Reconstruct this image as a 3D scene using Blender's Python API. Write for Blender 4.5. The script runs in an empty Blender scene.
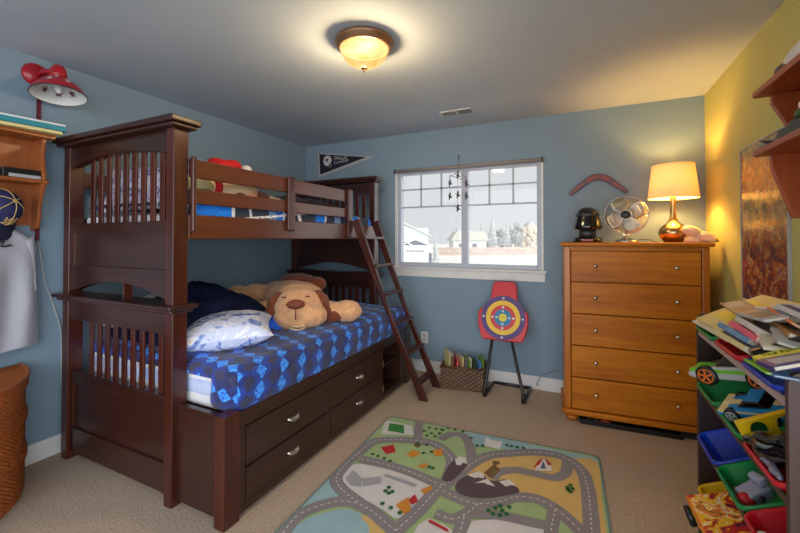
import bpy, bmesh, math, random
from mathutils import Vector, Matrix, Euler, noise
random.seed(7)
PI = math.pi
scene = bpy.context.scene
COL = scene.collection

# ------------------------------------------------------------------ helpers
def lin(c):
    c /= 255.0
    return c/12.92 if c <= .04045 else ((c+.055)/1.055)**2.4
def S(r, g, b): return (lin(r), lin(g), lin(b), 1)

class MB:
    """collects shapes, then links them as ONE mesh object"""
    def __init__(s): s.v = []; s.f = []; s.m = []; s.s = []; s.uv = {}
    def add(s, vs, fs, mi=0, smooth=False, M=None):
        b = len(s.v)
        for v in vs:
            v = Vector(v)
            s.v.append(M @ v if M else v)
        for f in fs:
            s.f.append([b+i for i in f]); s.m.append(mi); s.s.append(smooth)
        return s
    def box(s, x0, x1, y0, y1, z0, z1, mi=0, M=None):
        vs = [(x, y, z) for z in (z0, z1) for y in (y0, y1) for x in (x0, x1)]
        return s.add(vs, [(0,2,3,1),(4,5,7,6),(0,1,5,4),(2,6,7,3),(0,4,6,2),(1,3,7,5)], mi, False, M)
    def prism(s, pts, axis, a0, a1, mi=0, M=None, smooth=False):
        """polygon (2D) extruded along axis; 2D coords are the other two axes in order"""
        n = len(pts)
        def mk(p, a):
            if axis == 'x': return (a, p[0], p[1])
            if axis == 'y': return (p[0], a, p[1])
            return (p[0], p[1], a)
        vs = [mk(p, a0) for p in pts]+[mk(p, a1) for p in pts]
        fs = [list(range(n))[::-1], list(range(n, 2*n))]
        s.add(vs, fs, mi, False, M)
        b = len(s.v)-2*n
        for i in range(n):
            j = (i+1) % n
            s.f.append([b+i, b+j, b+n+j, b+n+i]); s.m.append(mi); s.s.append(smooth)
        return s
    def tube(s, path, r, n=10, mi=0, cap=True, smooth=True, M=None):
        path = [Vector(p) for p in path]
        rs = r if isinstance(r, (list, tuple)) else [r]*len(path)
        vs = []; fs = []
        up = None
        for i, p in enumerate(path):
            t = (path[min(i+1, len(path)-1)]-path[max(i-1, 0)]).normalized()
            if up is None:
                up = Vector((0,0,1)) if abs(t.z) < .9 else Vector((1,0,0))
            a = t.cross(up).normalized(); b = a.cross(t).normalized(); up = b
            for k in range(n):
                q = 2*PI*k/n
                vs.append(p+(a*math.cos(q)+b*math.sin(q))*rs[i])
        for i in range(len(path)-1):
            for k in range(n):
                l = (k+1) % n
                fs.append((i*n+k, i*n+l, (i+1)*n+l, (i+1)*n+k))
        s.add(vs, fs, mi, smooth, M)
        if cap:
            b = len(s.v)-len(vs)
            s.f.append([b+k for k in range(n)][::-1]); s.m.append(mi); s.s.append(False)
            e = b+(len(path)-1)*n
            s.f.append([e+k for k in range(n)]); s.m.append(mi); s.s.append(False)
        return s
    def lathe(s, prof, n=32, mi=0, M=None, smooth=True, cap=True):
        vs = []; fs = []
        for (r, z) in prof:
            for k in range(n):
                q = 2*PI*k/n
                vs.append((r*math.cos(q), r*math.sin(q), z))
        for i in range(len(prof)-1):
            for k in range(n):
                l = (k+1) % n
                fs.append((i*n+k, i*n+l, (i+1)*n+l, (i+1)*n+k))
        s.add(vs, fs, mi, smooth, M)
        b = len(s.v)-len(vs)
        if cap and prof[0][0] > 1e-6: s.f.append([b+k for k in range(n)][::-1]); s.m.append(mi); s.s.append(False)
        if cap and prof[-1][0] > 1e-6:
            e = b+(len(prof)-1)*n
            s.f.append([e+k for k in range(n)]); s.m.append(mi); s.s.append(False)
        return s
    def ball(s, c, r, rot=(0,0,0), n=20, m=12, mi=0, M=None):
        R = Matrix.Translation(Vector(c)) @ Euler(rot).to_matrix().to_4x4()
        if M: R = M @ R
        if not isinstance(r, (tuple, list)): r = (r, r, r)
        vs = [(0,0,-r[2])]; fs = []
        for i in range(1, m):
            a = -PI/2+PI*i/m
            for k in range(n):
                q = 2*PI*k/n
                vs.append((r[0]*math.cos(a)*math.cos(q), r[1]*math.cos(a)*math.sin(q), r[2]*math.sin(a)))
        vs.append((0,0,r[2])); t = len(vs)-1
        for k in range(n):
            l = (k+1) % n
            fs.append((0, 1+l, 1+k))
            fs.append((t, 1+(m-2)*n+k, 1+(m-2)*n+l))
            for i in range(m-2):
                fs.append((1+i*n+k, 1+i*n+l, 1+(i+1)*n+l, 1+(i+1)*n+k))
        return s.add(vs, fs, mi, True, R)
    def grid(s, fn, nu, nv, mi=0, smooth=True, closed_u=False, uvfn=None):
        vs = [fn(i/nu, j/nv) for j in range(nv+1) for i in range(nu+(0 if closed_u else 1))]
        w = nu if closed_u else nu+1
        fs = []
        for j in range(nv):
            for i in range(nu):
                i2 = (i+1) % w
                fs.append((j*w+i, j*w+i2, (j+1)*w+i2, (j+1)*w+i))
        b = len(s.v)
        s.add(vs, fs, mi, smooth)
        if uvfn:
            for j in range(nv+1):
                for i in range(w): s.uv[b+j*w+i] = uvfn(i/nu, j/nv)
        return s
    def build(s, name, mats, parent=None, bevel=0, seg=2, origin=None):
        me = bpy.data.meshes.new(name)
        o = bpy.data.objects.new(name, me)
        off = Vector((0,0,0))
        if parent is not None and not parent.get('_local'):
            off = WORLD(parent)
        elif origin is not None:
            off = Vector(origin); o.location = off
        me.from_pydata([v-off for v in s.v], [], s.f)
        if not isinstance(mats, (list, tuple)): mats = [mats]
        for m in mats: me.materials.append(m)
        me.polygons.foreach_set('material_index', s.m)
        me.polygons.foreach_set('use_smooth', s.s)
        if s.uv:
            l = me.uv_layers.new(name='UVMap')
            for lp in me.loops: l.data[lp.index].uv = s.uv.get(lp.vertex_index, (0,0))
        me.update()
        bm = bmesh.new(); bm.from_mesh(me)
        bmesh.ops.recalc_face_normals(bm, faces=bm.faces); bm.to_mesh(me); bm.free()
        COL.objects.link(o)
        if parent is not None: o.parent = parent
        if bevel:
            md = o.modifiers.new('Bevel', 'BEVEL'); md.width = bevel; md.segments = seg; md.limit_method = 'ANGLE'; md.angle_limit = .6
            md.harden_normals = False
        return o

def WORLD(o):
    v = Vector((0,0,0))
    while o is not None:
        v = v + o.location if not o.get('_local') else v
        o = o.parent
    return v
def empty(name, loc, rot=(0,0,0), local=False):
    """an Empty at a thing's base; local=True: its parts are written in its own frame"""
    o = bpy.data.objects.new(name, None); COL.objects.link(o)
    o.location = loc; o.rotation_euler = rot; o.empty_display_size = .1
    if local: o['_local'] = 1
    return o
def tag(o, label=None, cat=None, group=None, kind=None):
    if label: o['label'] = label
    if cat: o['category'] = cat
    if group: o['group'] = group
    if kind: o['kind'] = kind
    return o
def struct(name, mb, m, parent=None, **k):
    o = mb.build(name, m, parent, **k)
    if parent is None: o['kind'] = 'structure'
    return o
def thing(name, label, cat, loc=(0,0,0), rot=(0,0,0), group=None, local=False):
    return tag(empty(name, loc, rot, local), label, cat, group)
def font(name, txt, m, parent, size, M, extr=.0006, align='LEFT', space=1.0):
    c = bpy.data.curves.new(name, 'FONT'); c.body = txt; c.size = size; c.extrude = extr; c.align_x = align; c.align_y = 'CENTER'
    c.space_character = space; c.materials.append(m)
    o = bpy.data.objects.new(name, c); COL.objects.link(o); o.parent = parent
    off = Vector((0,0,0)) if parent.get('_local') else WORLD(parent)
    bpy.context.view_layer.update()
    me = bpy.data.meshes.new_from_object(o.evaluated_get(bpy.context.evaluated_depsgraph_get()))
    bpy.data.objects.remove(o); bpy.data.curves.remove(c)
    o = bpy.data.objects.new(name, me); COL.objects.link(o); o.parent = parent
    me.transform(Matrix.Translation(-off) @ M)
    return o
def blob(name, balls, m, parent, voxel=.018, smooth=6, noise_amp=0, nscale=20):
    """ellipsoids merged into one continuous soft surface"""
    mb = MB()
    for b in balls: mb.ball(b[0], b[1], b[2] if len(b) > 2 else (0,0,0), 20, 12)
    o = mb.build(name, m, parent)
    r = o.modifiers.new('r', 'REMESH'); r.mode = 'VOXEL'; r.voxel_size = voxel; r.use_smooth_shade = True
    sm = o.modifiers.new('s', 'SMOOTH'); sm.iterations = smooth; sm.factor = .5
    dg = bpy.context.evaluated_depsgraph_get(); dg.update()
    me = bpy.data.meshes.new_from_object(o.evaluated_get(dg))
    o.modifiers.clear(); o.data = me
    if noise_amp:
        for v in me.vertices:
            v.co += v.normal*noise_amp*noise.noise(v.co*nscale)
    for p in me.polygons: p.use_smooth = True
    return o
def TR(loc, rot=(0,0,0), sc=None):
    M = Matrix.Translation(Vector(loc)) @ Euler(rot).to_matrix().to_4x4()
    if sc: M = M @ Matrix.Diagonal((*sc, 1))
    return M
def cat_rom(pts, k=8, closed=False):
    P = [Vector((*p, 0)) if len(p) == 2 else Vector(p) for p in pts]
    out = []; n = len(P)
    for i in range(n if closed else n-1):
        p0 = P[i-1] if (closed or i > 0) else P[0]*2-P[1]
        p1 = P[i]; p2 = P[(i+1) % n]
        p3 = P[(i+2) % n] if (closed or i+2 < n) else p2*2-p1
        for j in range(k):
            t = j/k
            out.append(.5*((2*p1)+(-p0+p2)*t+(2*p0-5*p1+4*p2-p3)*t*t+(-p0+3*p1-3*p2+p3)*t**3))
    if not closed: out.append(P[-1])
    return out

# ------------------------------------------------------------------ materials
class NT:
    def __init__(s, name):
        s.mat = bpy.data.materials.new(name); s.mat.use_nodes = True
        s.t = s.mat.node_tree; s.n = s.t.nodes; s.bs = s.n['Principled BSDF']; s.out = s.n['Material Output']
        s.tc = None
    def node(s, typ, **k):
        x = s.n.new(typ)
        for a, b in k.items(): setattr(x, a, b)
        return x
    def link(s, a, b): s.t.links.new(a, b)
    def coord(s, which='Object', scale=(1,1,1), rot=(0,0,0)):
        if s.tc is None: s.tc = s.node('ShaderNodeTexCoord')
        mp = s.node('ShaderNodeMapping'); mp.inputs['Scale'].default_value = scale; mp.inputs['Rotation'].default_value = rot
        s.link(s.tc.outputs[which], mp.inputs[0]); return mp.outputs[0]
    def noise(s, vec, scale=5, detail=4, rough=.6, dist=0):
        x = s.node('ShaderNodeTexNoise'); x.inputs['Scale'].default_value = scale; x.inputs['Detail'].default_value = detail
        x.inputs['Roughness'].default_value = rough; x.inputs['Distortion'].default_value = dist
        s.link(vec, x.inputs['Vector']); return x.outputs['Fac']
    def ramp(s, fac, stops, interp='LINEAR'):
        x = s.node('ShaderNodeValToRGB'); x.color_ramp.interpolation = interp
        e = x.color_ramp.elements
        while len(e) > 1: e.remove(e[-1])
        e[0].position = stops[0][0]; e[0].color = stops[0][1]
        for p, c in stops[1:]:
            q = e.new(p); q.color = c
        s.link(fac, x.inputs[0]); return x.outputs[0]
    def mix(s, fac, a, b, blend='MIX'):
        x = s.node('ShaderNodeMix', data_type='RGBA', blend_type=blend)
        for i, v in ((0, fac), (6, a), (7, b)):
            if hasattr(v, 'links') or hasattr(v, 'is_linked'): s.link(v, x.inputs[i])
            else: x.inputs[i].default_value = v
        return x.outputs[2]
    def math(s, op, a, b=None, c=None):
        x = s.node('ShaderNodeMath', operation=op)
        for i, v in enumerate((a, b, c)):
            if v is None: continue
            if hasattr(v, 'is_linked'): s.link(v, x.inputs[i])
            else: x.inputs[i].default_value = v
        return x.outputs[0]
    def base(s, c):
        if hasattr(c, 'is_linked'): s.link(c, s.bs.inputs['Base Color'])
        else: s.bs.inputs['Base Color'].default_value = c
    def bump(s, h, strength=.3, dist=.01):
        x = s.node('ShaderNodeBump'); x.inputs['Strength'].default_value = strength; x.inputs['Distance'].default_value = dist
        s.link(h, x.inputs['Height']); s.link(x.outputs[0], s.bs.inputs['Normal'])
    def set(s, **k):
        for a, b in k.items(): s.bs.inputs[a.replace('_', ' ')].default_value = b

def M_(name, col, rough=.6, metal=0, col2=None, scale=8, bump=0, bscale=80, bdist=.004, spec=.5, coat=0, sheen=0):
    t = NT(name); t.set(Roughness=rough, Metallic=metal, Specular_IOR_Level=spec)
    if coat: t.set(Coat_Weight=coat, Coat_Roughness=.15)
    if sheen: t.set(Sheen_Weight=sheen)
    v = t.coord()
    if col2 is None: col2 = tuple(c*.88 for c in col[:3])+(1,)
    f = t.noise(v, scale, 5)
    t.base(t.ramp(f, [(.3, col2), (.7, col)]))
    if bump: t.bump(t.noise(v, bscale, 3), bump, bdist)
    return t.mat
def wood(name, c1, c2, axis='z', rough=.35, fine=60, coat=.15, spec=.5):
    t = NT(name); t.set(Roughness=rough, Coat_Weight=coat, Coat_Roughness=.2, Specular_IOR_Level=spec)
    sc = {'x': (.06,1,1), 'y': (1,.06,1), 'z': (1,1,.06)}[axis]
    v = t.coord('Object', sc)
    f = t.noise(v, fine, 6, .65, .4); g = t.noise(v, fine*.18, 3, .5, .8)
    h = t.math('ADD', t.math('MULTIPLY', f, .55), t.math('MULTIPLY', g, .45))
    t.base(t.ramp(h, [(.32, c2), (.68, c1)]))
    t.bump(f, .06, .002)
    return t.mat
MAT = {}
MAT['wall'] = M_('wall_paint', S(127,150,170), .75, bump=.25, bscale=130, bdist=.003, col2=S(124,147,167), scale=2)
MAT['wall_right'] = M_('wall_paint_sage', S(198,192,120), .75, bump=.25, bscale=130, bdist=.003, col2=S(194,188,116), scale=2)
MAT['ceiling'] = M_('ceiling_paint', S(192,203,216), .9, bump=.14, bscale=60, bdist=.005, col2=S(187,198,212), scale=3)
MAT['trim'] = M_('white_trim', S(222,222,224), .45, col2=S(214,214,218))
MAT['vinyl'] = M_('white_vinyl', S(182,190,208), .4)
MAT['dkwood'] = wood('mahogany_wood', S(82,34,22), S(42,17,13), 'z', .3)
MAT['dkwood_y'] = wood('mahogany_wood_along', S(82,34,22), S(42,17,13), 'y', .3)
MAT['dkwood_x'] = wood('mahogany_wood_across', S(62,31,25), S(35,17,14), 'x', .3)
MAT['railwood'] = wood('mahogany_rail_wood', S(100,50,28), S(66,32,18), 'y', .3)
MAT['espresso'] = wood('espresso_wood', S(62,36,25), S(40,22,17), 'y', .35)
MAT['groove'] = M_('dark_groove', S(26,14,12), .6)
MAT['pine'] = wood('honey_pine', S(212,130,16), S(150,76,8), 'x', .45, 40, .05, .3)
MAT['pine_z'] = wood('honey_pine_upright', S(202,120,14), S(148,74,8), 'z', .35, 40)
MAT['shelfwood'] = wood('cherry_shelf_wood', S(176,82,36), S(128,52,22), 'y', .35, 40)
MAT['shelfwood_z'] = wood('cherry_shelf_wood_upright', S(176,82,36), S(128,52,22), 'z', .35, 40)
MAT['oldpine'] = wood('amber_pine', S(172,96,42), S(128,66,28), 'z', .4, 45)
MAT['binwood'] = wood('purple_brown_wood', S(84,58,54), S(56,36,34), 'z', .4, 70)
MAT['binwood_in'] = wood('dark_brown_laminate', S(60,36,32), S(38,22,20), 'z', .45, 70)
MAT['nickel'] = M_('brushed_nickel', S(200,195,185), .25, 1)
MAT['chrome'] = M_('chrome', S(220,220,220), .12, 1)
MAT['brass'] = M_('antique_gold', S(208,172,116), .25, 1)
MAT['bronze'] = M_('aged_bronze', S(150,112,84), .4, .6)
MAT['black'] = M_('black_plastic', S(22,22,24), .35)
MAT['blackgloss'] = M_('black_gloss', S(16,14,18), .1, coat=.6)
MAT['dkgrey'] = M_('dark_grey_metal', S(62,62,66), .4, .4)
MAT['grey'] = M_('grey_plastic', S(130,132,136), .5)
MAT['ltgrey'] = M_('light_grey_plastic', S(180,182,186), .5)
MAT['white'] = M_('white_plastic', S(228,228,228), .45)
MAT['cream'] = M_('cream_ceramic', S(232,214,190), .35, col2=S(214,180,160), scale=14)
MAT['red'] = M_('red_plastic', S(206,22,40), .35)
MAT['redfab'] = M_('red_felt', S(200,24,30), .9, bump=.3, bscale=160)
MAT['redenamel'] = M_('red_enamel', S(170,20,34), .3, coat=.3)
MAT['blue'] = M_('blue_plastic', S(20,60,190), .3)
MAT['green'] = M_('green_plastic', S(14,140,70), .3)
MAT['yellow'] = M_('yellow_plastic', S(240,196,14), .35)
MAT['orange'] = M_('orange_plastic', S(236,120,30), .4)
MAT['cyan'] = M_('sky_blue_plastic', S(30,130,200), .3)
MAT['lime'] = M_('lime_plastic', S(110,190,50), .3)
MAT['purple'] = M_('purple_print', S(70,58,130), .4)
MAT['teal'] = M_('teal_print', S(20,130,150), .45)
MAT['pink'] = M_('pink_print', S(226,90,120), .5)
MAT['maroon'] = M_('maroon_fabric', S(96,24,44), .8)
MAT['navy'] = M_('navy_fleece', S(24,32,66), .95, col2=S(15,20,44), bump=.5, bscale=120, spec=.1)
MAT['bluefleece'] = M_('bright_blue_fleece', S(24,90,220), .9, bump=.5, bscale=120)
MAT['sheet'] = M_('pale_blue_sheet', S(196,206,232), .85, col2=S(150,168,214), scale=9, bump=.2, bscale=40)
MAT['linen'] = M_('white_linen', S(222,222,226), .85, bump=.2, bscale=60)
MAT['dogfur'] = M_('tan_plush', S(230,178,134), .95, col2=S(210,152,106), scale=30, bump=.8, bscale=170, bdist=.008, sheen=.3)
MAT['dogfur_lt'] = M_('pale_tan_plush', S(226,176,126), .95, col2=S(206,150,102), scale=30, bump=.8, bscale=170, bdist=.008, sheen=.3)
MAT['dogbrown'] = M_('brown_plush', S(128,62,32), .95, col2=S(104,46,24), scale=30, bump=.8, bscale=170, bdist=.008, sheen=.2)
MAT['nose'] = M_('brown_plush_nose', S(120,58,36), .7)
MAT['paper'] = M_('paper', S(226,220,200), .7)
MAT['printcream'] = M_('cream_cover', S(222,206,150), .5, col2=S(206,190,130), scale=6)
MAT['printyel'] = M_('yellow_cover', S(226,212,70), .45)
MAT['printgreen'] = M_('green_cover', S(126,190,60), .5)
MAT['printblue'] = M_('blue_cover', S(50,110,180), .5, col2=S(120,160,200), scale=30)
MAT['printgrey'] = M_('grey_cover', S(130,126,132), .35, col2=S(86,80,96), scale=16)
MAT['printbrown'] = M_('brown_cover', S(140,96,60), .5, col2=S(180,130,70), scale=14)
MAT['tank'] = M_('army_green', S(62,84,56), .55, col2=S(44,62,44), scale=18)
MAT['outwhite'] = M_('white_siding', S(232,232,234), .8)
MAT['outgrey'] = M_('grey_shingle', S(132,134,142), .9)
MAT['outpale'] = M_('pale_green_siding', S(214,220,216), .8)
MAT['outroof'] = M_('pale_roof', S(206,204,206), .9)
MAT['overexposed_ground'] = M_('pale_ground', S(246,244,240), .9, col2=S(236,230,218), scale=.15)  # overexposure put into the pale ground colour
MAT['fence'] = M_('weathered_fence', S(216,196,188), .9, col2=S(190,166,156), scale=.8)
MAT['treegrey'] = M_('hazy_foliage', S(196,197,196), .95, col2=S(166,169,168), scale=.6)  # haze and overexposure mixed into the foliage and bark colours
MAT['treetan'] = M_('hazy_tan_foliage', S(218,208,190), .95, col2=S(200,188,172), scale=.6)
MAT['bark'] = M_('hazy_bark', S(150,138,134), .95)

ROADS= {'r1': [(-1.224, 1.334), (-1.242, 1.446), (-1.198, 1.547), (-1.118, 1.629), (-1.038, 1.654), (-0.936, 1.64), (-0.84, 1.602), (-0.751, 1.567)], 'r2': [(-1.022, 1.662), (-1.161, 1.713), (-1.243, 1.782), (-1.266, 1.916), (-1.259, 2.075), (-1.241, 2.204), (-1.142, 2.277), (-0.985, 2.336), (-0.868, 2.345), (-0.76, 2.279), (-0.704, 2.197), (-0.68, 2.04), (-0.701, 1.964)], 'r3': [(-1.077, 2.584), (-1.027, 2.449), (-0.991, 2.349)], 'r4': [(-1.22, 1.996), (-1.054, 2.01), (-0.904, 2.007), (-0.769, 1.986), (-0.698, 1.976)], 'r5': [(-0.776, 1.57), (-0.733, 1.737), (-0.700, 1.925), (-0.65, 2.054), (-0.603, 2.22), (-0.526, 2.362), (-0.416, 2.443), (-0.262, 2.53), (-0.117, 2.543), (-0.015, 2.45), (0.018, 2.286), (0.028, 2.1), (0.031, 1.932)], 'r6': [(-0.857, 2.413), (-0.816, 2.505), (-0.735, 2.53), (-0.67, 2.439), (-0.629, 2.341), (-0.597, 2.248)], 'r7': [(-0.681, 1.932), (-0.593, 1.914), (-0.495, 1.908), (-0.393, 1.968), (-0.315, 2.047), (-0.217, 2.078), (-0.127, 2.043), (-0.063, 1.988), (-0.004, 1.923)], 'r8': [(-0.459, 2.145), (-0.436, 2.221), (-0.351, 2.286), (-0.239, 2.296), (-0.143, 2.307), (-0.092, 2.385), (-0.088, 2.504)], 'r9': [(-0.649, 1.759), (-0.557, 1.761), (-0.502, 1.847), (-0.48, 1.915)], 'r10': [(-0.127, 2.043), (-0.135, 1.922), (-0.133, 1.854)], 'r11': [(-0.498, 1.831), (-0.364, 1.878), (-0.219, 1.898), (-0.129, 1.909)], 'r12': [(-0.519, 1.804), (-0.512, 1.742), (-0.509, 1.675)]}
REGS= {'water_l': [(-1.297, 1.745), (-1.194, 1.708), (-1.071, 1.663), (-1.168, 1.601), (-1.231, 1.499), (-1.239, 1.364), (-1.252, 1.32), (-1.273, 1.328)], 'lake': [(-1.187, 1.351), (-1.191, 1.451), (-1.15, 1.52), (-1.057, 1.6), (-0.933, 1.59), (-0.86, 1.507)], 'beach': [(-0.966, 1.591), (-0.903, 1.604), (-0.801, 1.573), (-0.754, 1.536), (-0.86, 1.486), (-0.892, 1.545)], 'river': [(-0.759, 2.587), (-0.444, 2.61), (-0.107, 2.613), (0.072, 2.62), (0.083, 2.578), (-0.079, 2.562), (-0.264, 2.549), (-0.381, 2.488), (-0.569, 2.487), (-0.626, 2.415)], 'sand': [(-0.579, 2.231), (-0.498, 2.362), (-0.386, 2.429), (-0.234, 2.515), (-0.116, 2.517), (-0.027, 2.433), (0.007, 2.281), (0.016, 2.094), (0.014, 1.924), (-0.014, 1.949), (-0.064, 2.005), (-0.128, 2.061), (-0.219, 2.102), (-0.32, 2.084), (-0.415, 2.019), (-0.587, 2.019), (-0.626, 2.021)], 'sandr': [(-0.079, 2.535), (0.071, 2.58), (0.082, 2.236), (0.088, 2.028), (0.09, 1.938), (0.042, 1.916), (0.042, 2.106), (0.035, 2.315), (-0.003, 2.481)], 'white': [(-1.222, 1.781), (-1.235, 1.918), (-1.152, 1.963), (-1.036, 1.976), (-0.886, 1.969), (-0.713, 1.927), (-0.752, 1.782), (-0.794, 1.656), (-0.875, 1.669), (-0.964, 1.689), (-1.055, 1.704), (-1.144, 1.732)], 'green1': [(-0.857, 2.413), (-0.802, 2.488), (-0.731, 2.489), (-0.675, 2.377), (-0.65, 2.262), (-0.725, 2.295), (-0.821, 2.398)], 'green2': [(-0.643, 1.806), (-0.633, 1.885), (-0.49, 1.888), (-0.51, 1.834), (-0.571, 1.805)], 'green3': [(-0.459, 1.903), (-0.341, 1.996), (-0.236, 2.046), (-0.19, 2.031), (-0.193, 1.943), (-0.292, 1.896), (-0.458, 1.851)], 'green4': [(-0.105, 2.019), (-0.042, 1.915), (-0.023, 1.885), (-0.115, 1.841)], 'whit2': [(-0.476, 1.791), (-0.322, 1.882), (-0.217, 1.883), (-0.157, 1.88), (-0.161, 1.819), (-0.484, 1.665)], 'redw': [(-0.698, 1.654), (-0.665, 1.718), (-0.582, 1.709), (-0.517, 1.679), (-0.692, 1.587)], 'mt1': [(-0.695, 2.01), (-0.712, 2.047), (-0.713, 2.167), (-0.7, 2.238), (-0.682, 2.274), (-0.621, 2.224), (-0.624, 2.148), (-0.655, 2.029)], 'mt2': [(-0.617, 1.973), (-0.621, 2.046), (-0.58, 2.133), (-0.544, 2.174), (-0.482, 2.134), (-0.438, 2.133), (-0.382, 2.17), (-0.305, 2.101), (-0.37, 2.03), (-0.473, 1.962), (-0.565, 1.943)], 'cap1': [(-0.677, 2.185), (-0.7, 2.238), (-0.684, 2.279), (-0.645, 2.278), (-0.619, 2.217), (-0.646, 2.225), (-0.65, 2.19)], 'cap2': [(-0.589, 2.118), (-0.545, 2.179), (-0.509, 2.167), (-0.5, 2.126), (-0.531, 2.122), (-0.547, 2.108)], 'cap3': [(-0.536, 2.064), (-0.482, 2.134), (-0.428, 2.084), (-0.471, 2.084), (-0.491, 2.09)], 'cap4': [(-0.42, 2.137), (-0.371, 2.176), (-0.322, 2.134), (-0.352, 2.135), (-0.378, 2.108)], 'mtb': [(-0.512, 2.178), (-0.476, 2.286), (-0.432, 2.247), (-0.459, 2.145)], 'field': [(-1.223, 2.366), (-1.259, 2.466), (-1.155, 2.485), (-1.102, 2.379)], 'fieldo': [(-1.247, 2.31), (-1.311, 2.499), (-1.1, 2.504), (-1.039, 2.392)], 'school1': [(-1.196, 1.882), (-1.183, 1.923), (-1.09, 1.963), (-1.035, 1.945), (-1.024, 1.898), (-1.107, 1.836)], 'school2': [(-1.193, 1.795), (-1.196, 1.882), (-1.107, 1.836), (-1.077, 1.774), (-1.132, 1.758)], 'school3': [(-1.105, 1.833), (-1.022, 1.895), (-0.993, 1.846), (-1.071, 1.777)], 'hall': [(-1.009, 1.883), (-1.011, 1.928), (-0.811, 1.922), (-0.827, 1.838)], 'hall2': [(-1.009, 1.883), (-1.013, 1.904), (-0.818, 1.891), (-0.827, 1.838)], 'roofr': [(-0.806, 1.784), (-0.793, 1.842), (-0.757, 1.801), (-0.774, 1.762)], 'houseo': [(-0.847, 1.727), (-0.814, 1.808), (-0.763, 1.722), (-0.784, 1.687)], 'dirt': [(-0.781, 1.884), (-0.74, 1.946), (-0.724, 1.922), (-0.747, 1.864)], 'redh': [(-1.165, 2.158), (-1.108, 2.224), (-1.055, 2.152), (-1.096, 2.104)], 'or1': [(-0.987, 2.156), (-0.969, 2.222), (-0.908, 2.208), (-0.933, 2.141)], 'or2': [(-0.859, 2.26), (-0.809, 2.313), (-0.777, 2.242), (-0.811, 2.213)], 'or3': [(-0.876, 2.077), (-0.851, 2.122), (-0.815, 2.106), (-0.841, 2.062)], 'brn': [(-0.99, 2.271), (-0.979, 2.323), (-0.943, 2.294), (-0.95, 2.252)], 'tentw': [(-0.254, 2.324), (-0.243, 2.404), (-0.218, 2.482), (-0.175, 2.424), (-0.164, 2.36)], 'tentr1': [(-0.263, 2.345), (-0.246, 2.429), (-0.218, 2.487), (-0.236, 2.395)], 'tentr2': [(-0.218, 2.487), (-0.169, 2.427), (-0.186, 2.406)], 'tentp': [(-0.226, 2.355), (-0.218, 2.442), (-0.196, 2.369)], 'cast': [(-0.576, 2.454), (-0.588, 2.573), (-0.544, 2.546), (-0.48, 2.561), (-0.475, 2.457), (-0.533, 2.459)], 'green_l': [(-1.295, 2.236), (-1.328, 2.531), (-1.077, 2.553), (-1.004, 2.382), (-1.158, 2.308)], 'green_m': [(-1.04, 2.551), (-0.852, 2.557), (-0.868, 2.457), (-0.908, 2.388), (-0.983, 2.392)], 'hgreen': [(-1.198, 2.042), (-1.198, 2.187), (-1.082, 2.258), (-0.969, 2.297), (-0.847, 2.31), (-0.767, 2.234), (-0.722, 2.043), (-0.885, 2.031), (-1.068, 2.037)], 'hut': [(-0.472, 2.27), (-0.444, 2.309), (-0.457, 2.328), (-0.494, 2.31)], 'redstr': [(-0.661, 1.707), (-0.563, 1.687), (-0.552, 1.669), (-0.659, 1.688)]}
TREES= [(-1.173, 2.068), (-1.133, 2.064), (-1.088, 2.059), (-1.043, 2.049), (-0.911, 1.706), (-0.86, 1.697), (-0.805, 1.685), (-0.939, 1.83), (-0.918, 1.789), (-0.942, 1.797), (-0.907, 1.808), (-0.789, 2.094), (-0.811, 2.096), (-0.992, 2.466), (-0.977, 2.526), (-0.935, 2.459), (-0.928, 2.532), (-0.885, 2.482), (-0.952, 2.417), (-0.9, 2.432), (-0.879, 2.537), (-0.969, 2.297), (-0.91, 2.31), (-0.854, 2.248), (-0.895, 2.214), (-0.893, 2.537), (-0.856, 2.577), (-0.806, 2.579), (-0.748, 2.575), (-0.675, 2.516), (-0.617, 2.44), (-0.584, 2.456), (-0.445, 2.531), (-0.416, 2.53), (-0.381, 2.532), (-0.344, 2.54), (-0.421, 1.885), (-0.394, 1.916), (-0.36, 1.915), (-0.396, 1.872), (-0.364, 1.878), (-0.336, 1.9), (-0.376, 1.942), (-0.334, 1.954), (-0.075, 2.221), (-0.054, 2.241), (-0.065, 2.267), (-0.079, 2.24), (-0.063, 2.21)]

# ------------------------------------------------------------------ special materials
t = NT('beige_carpet'); t.set(Roughness=1.0, Specular_IOR_Level=.1); v = t.coord()
f = t.noise(v, 90, 4, .8); g = t.noise(v, 3, 3)
t.base(t.mix(t.math('MULTIPLY', g, .35), t.ramp(f, [(.3, S(168,146,128)), (.7, S(224,204,184))]), S(188,166,146)))
t.bump(f, .9, .012); MAT['carpet'] = t.mat

t = NT('diamond_comforter'); t.set(Roughness=.9, Sheen_Weight=.2)
v = t.coord('UV')
sx = t.node('ShaderNodeSeparateXYZ'); t.link(v, sx.inputs[0])
wob = t.noise(t.coord('UV'), 9, 2)
U_, V_ = sx.outputs[0], sx.outputs[1]
X = t.math('DIVIDE', t.math('ADD', V_, t.math('MULTIPLY', U_, .22)), .080); Y = t.math('DIVIDE', t.math('SUBTRACT', U_, t.math('MULTIPLY', V_, .12)), .098)
X = t.math('ADD', X, t.math('MULTIPLY', t.math('SUBTRACT', wob, .5), .5))
Y = t.math('ADD', Y, t.math('MULTIPLY', t.math('FLOOR', X), .5))
fx = t.math('ABSOLUTE', t.math('SUBTRACT', t.math('FRACT', X), .5)); fy = t.math('ABSOLUTE', t.math('SUBTRACT', t.math('FRACT', Y), .5))
d = t.math('ADD', fx, t.math('MULTIPLY', fy, .95))
ins = t.math('LESS_THAN', d, .46)
par = t.math('MODULO', t.math('FLOOR', t.math('ADD', X, 200)), 2)
par = t.math('LESS_THAN', par, .5)
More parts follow.
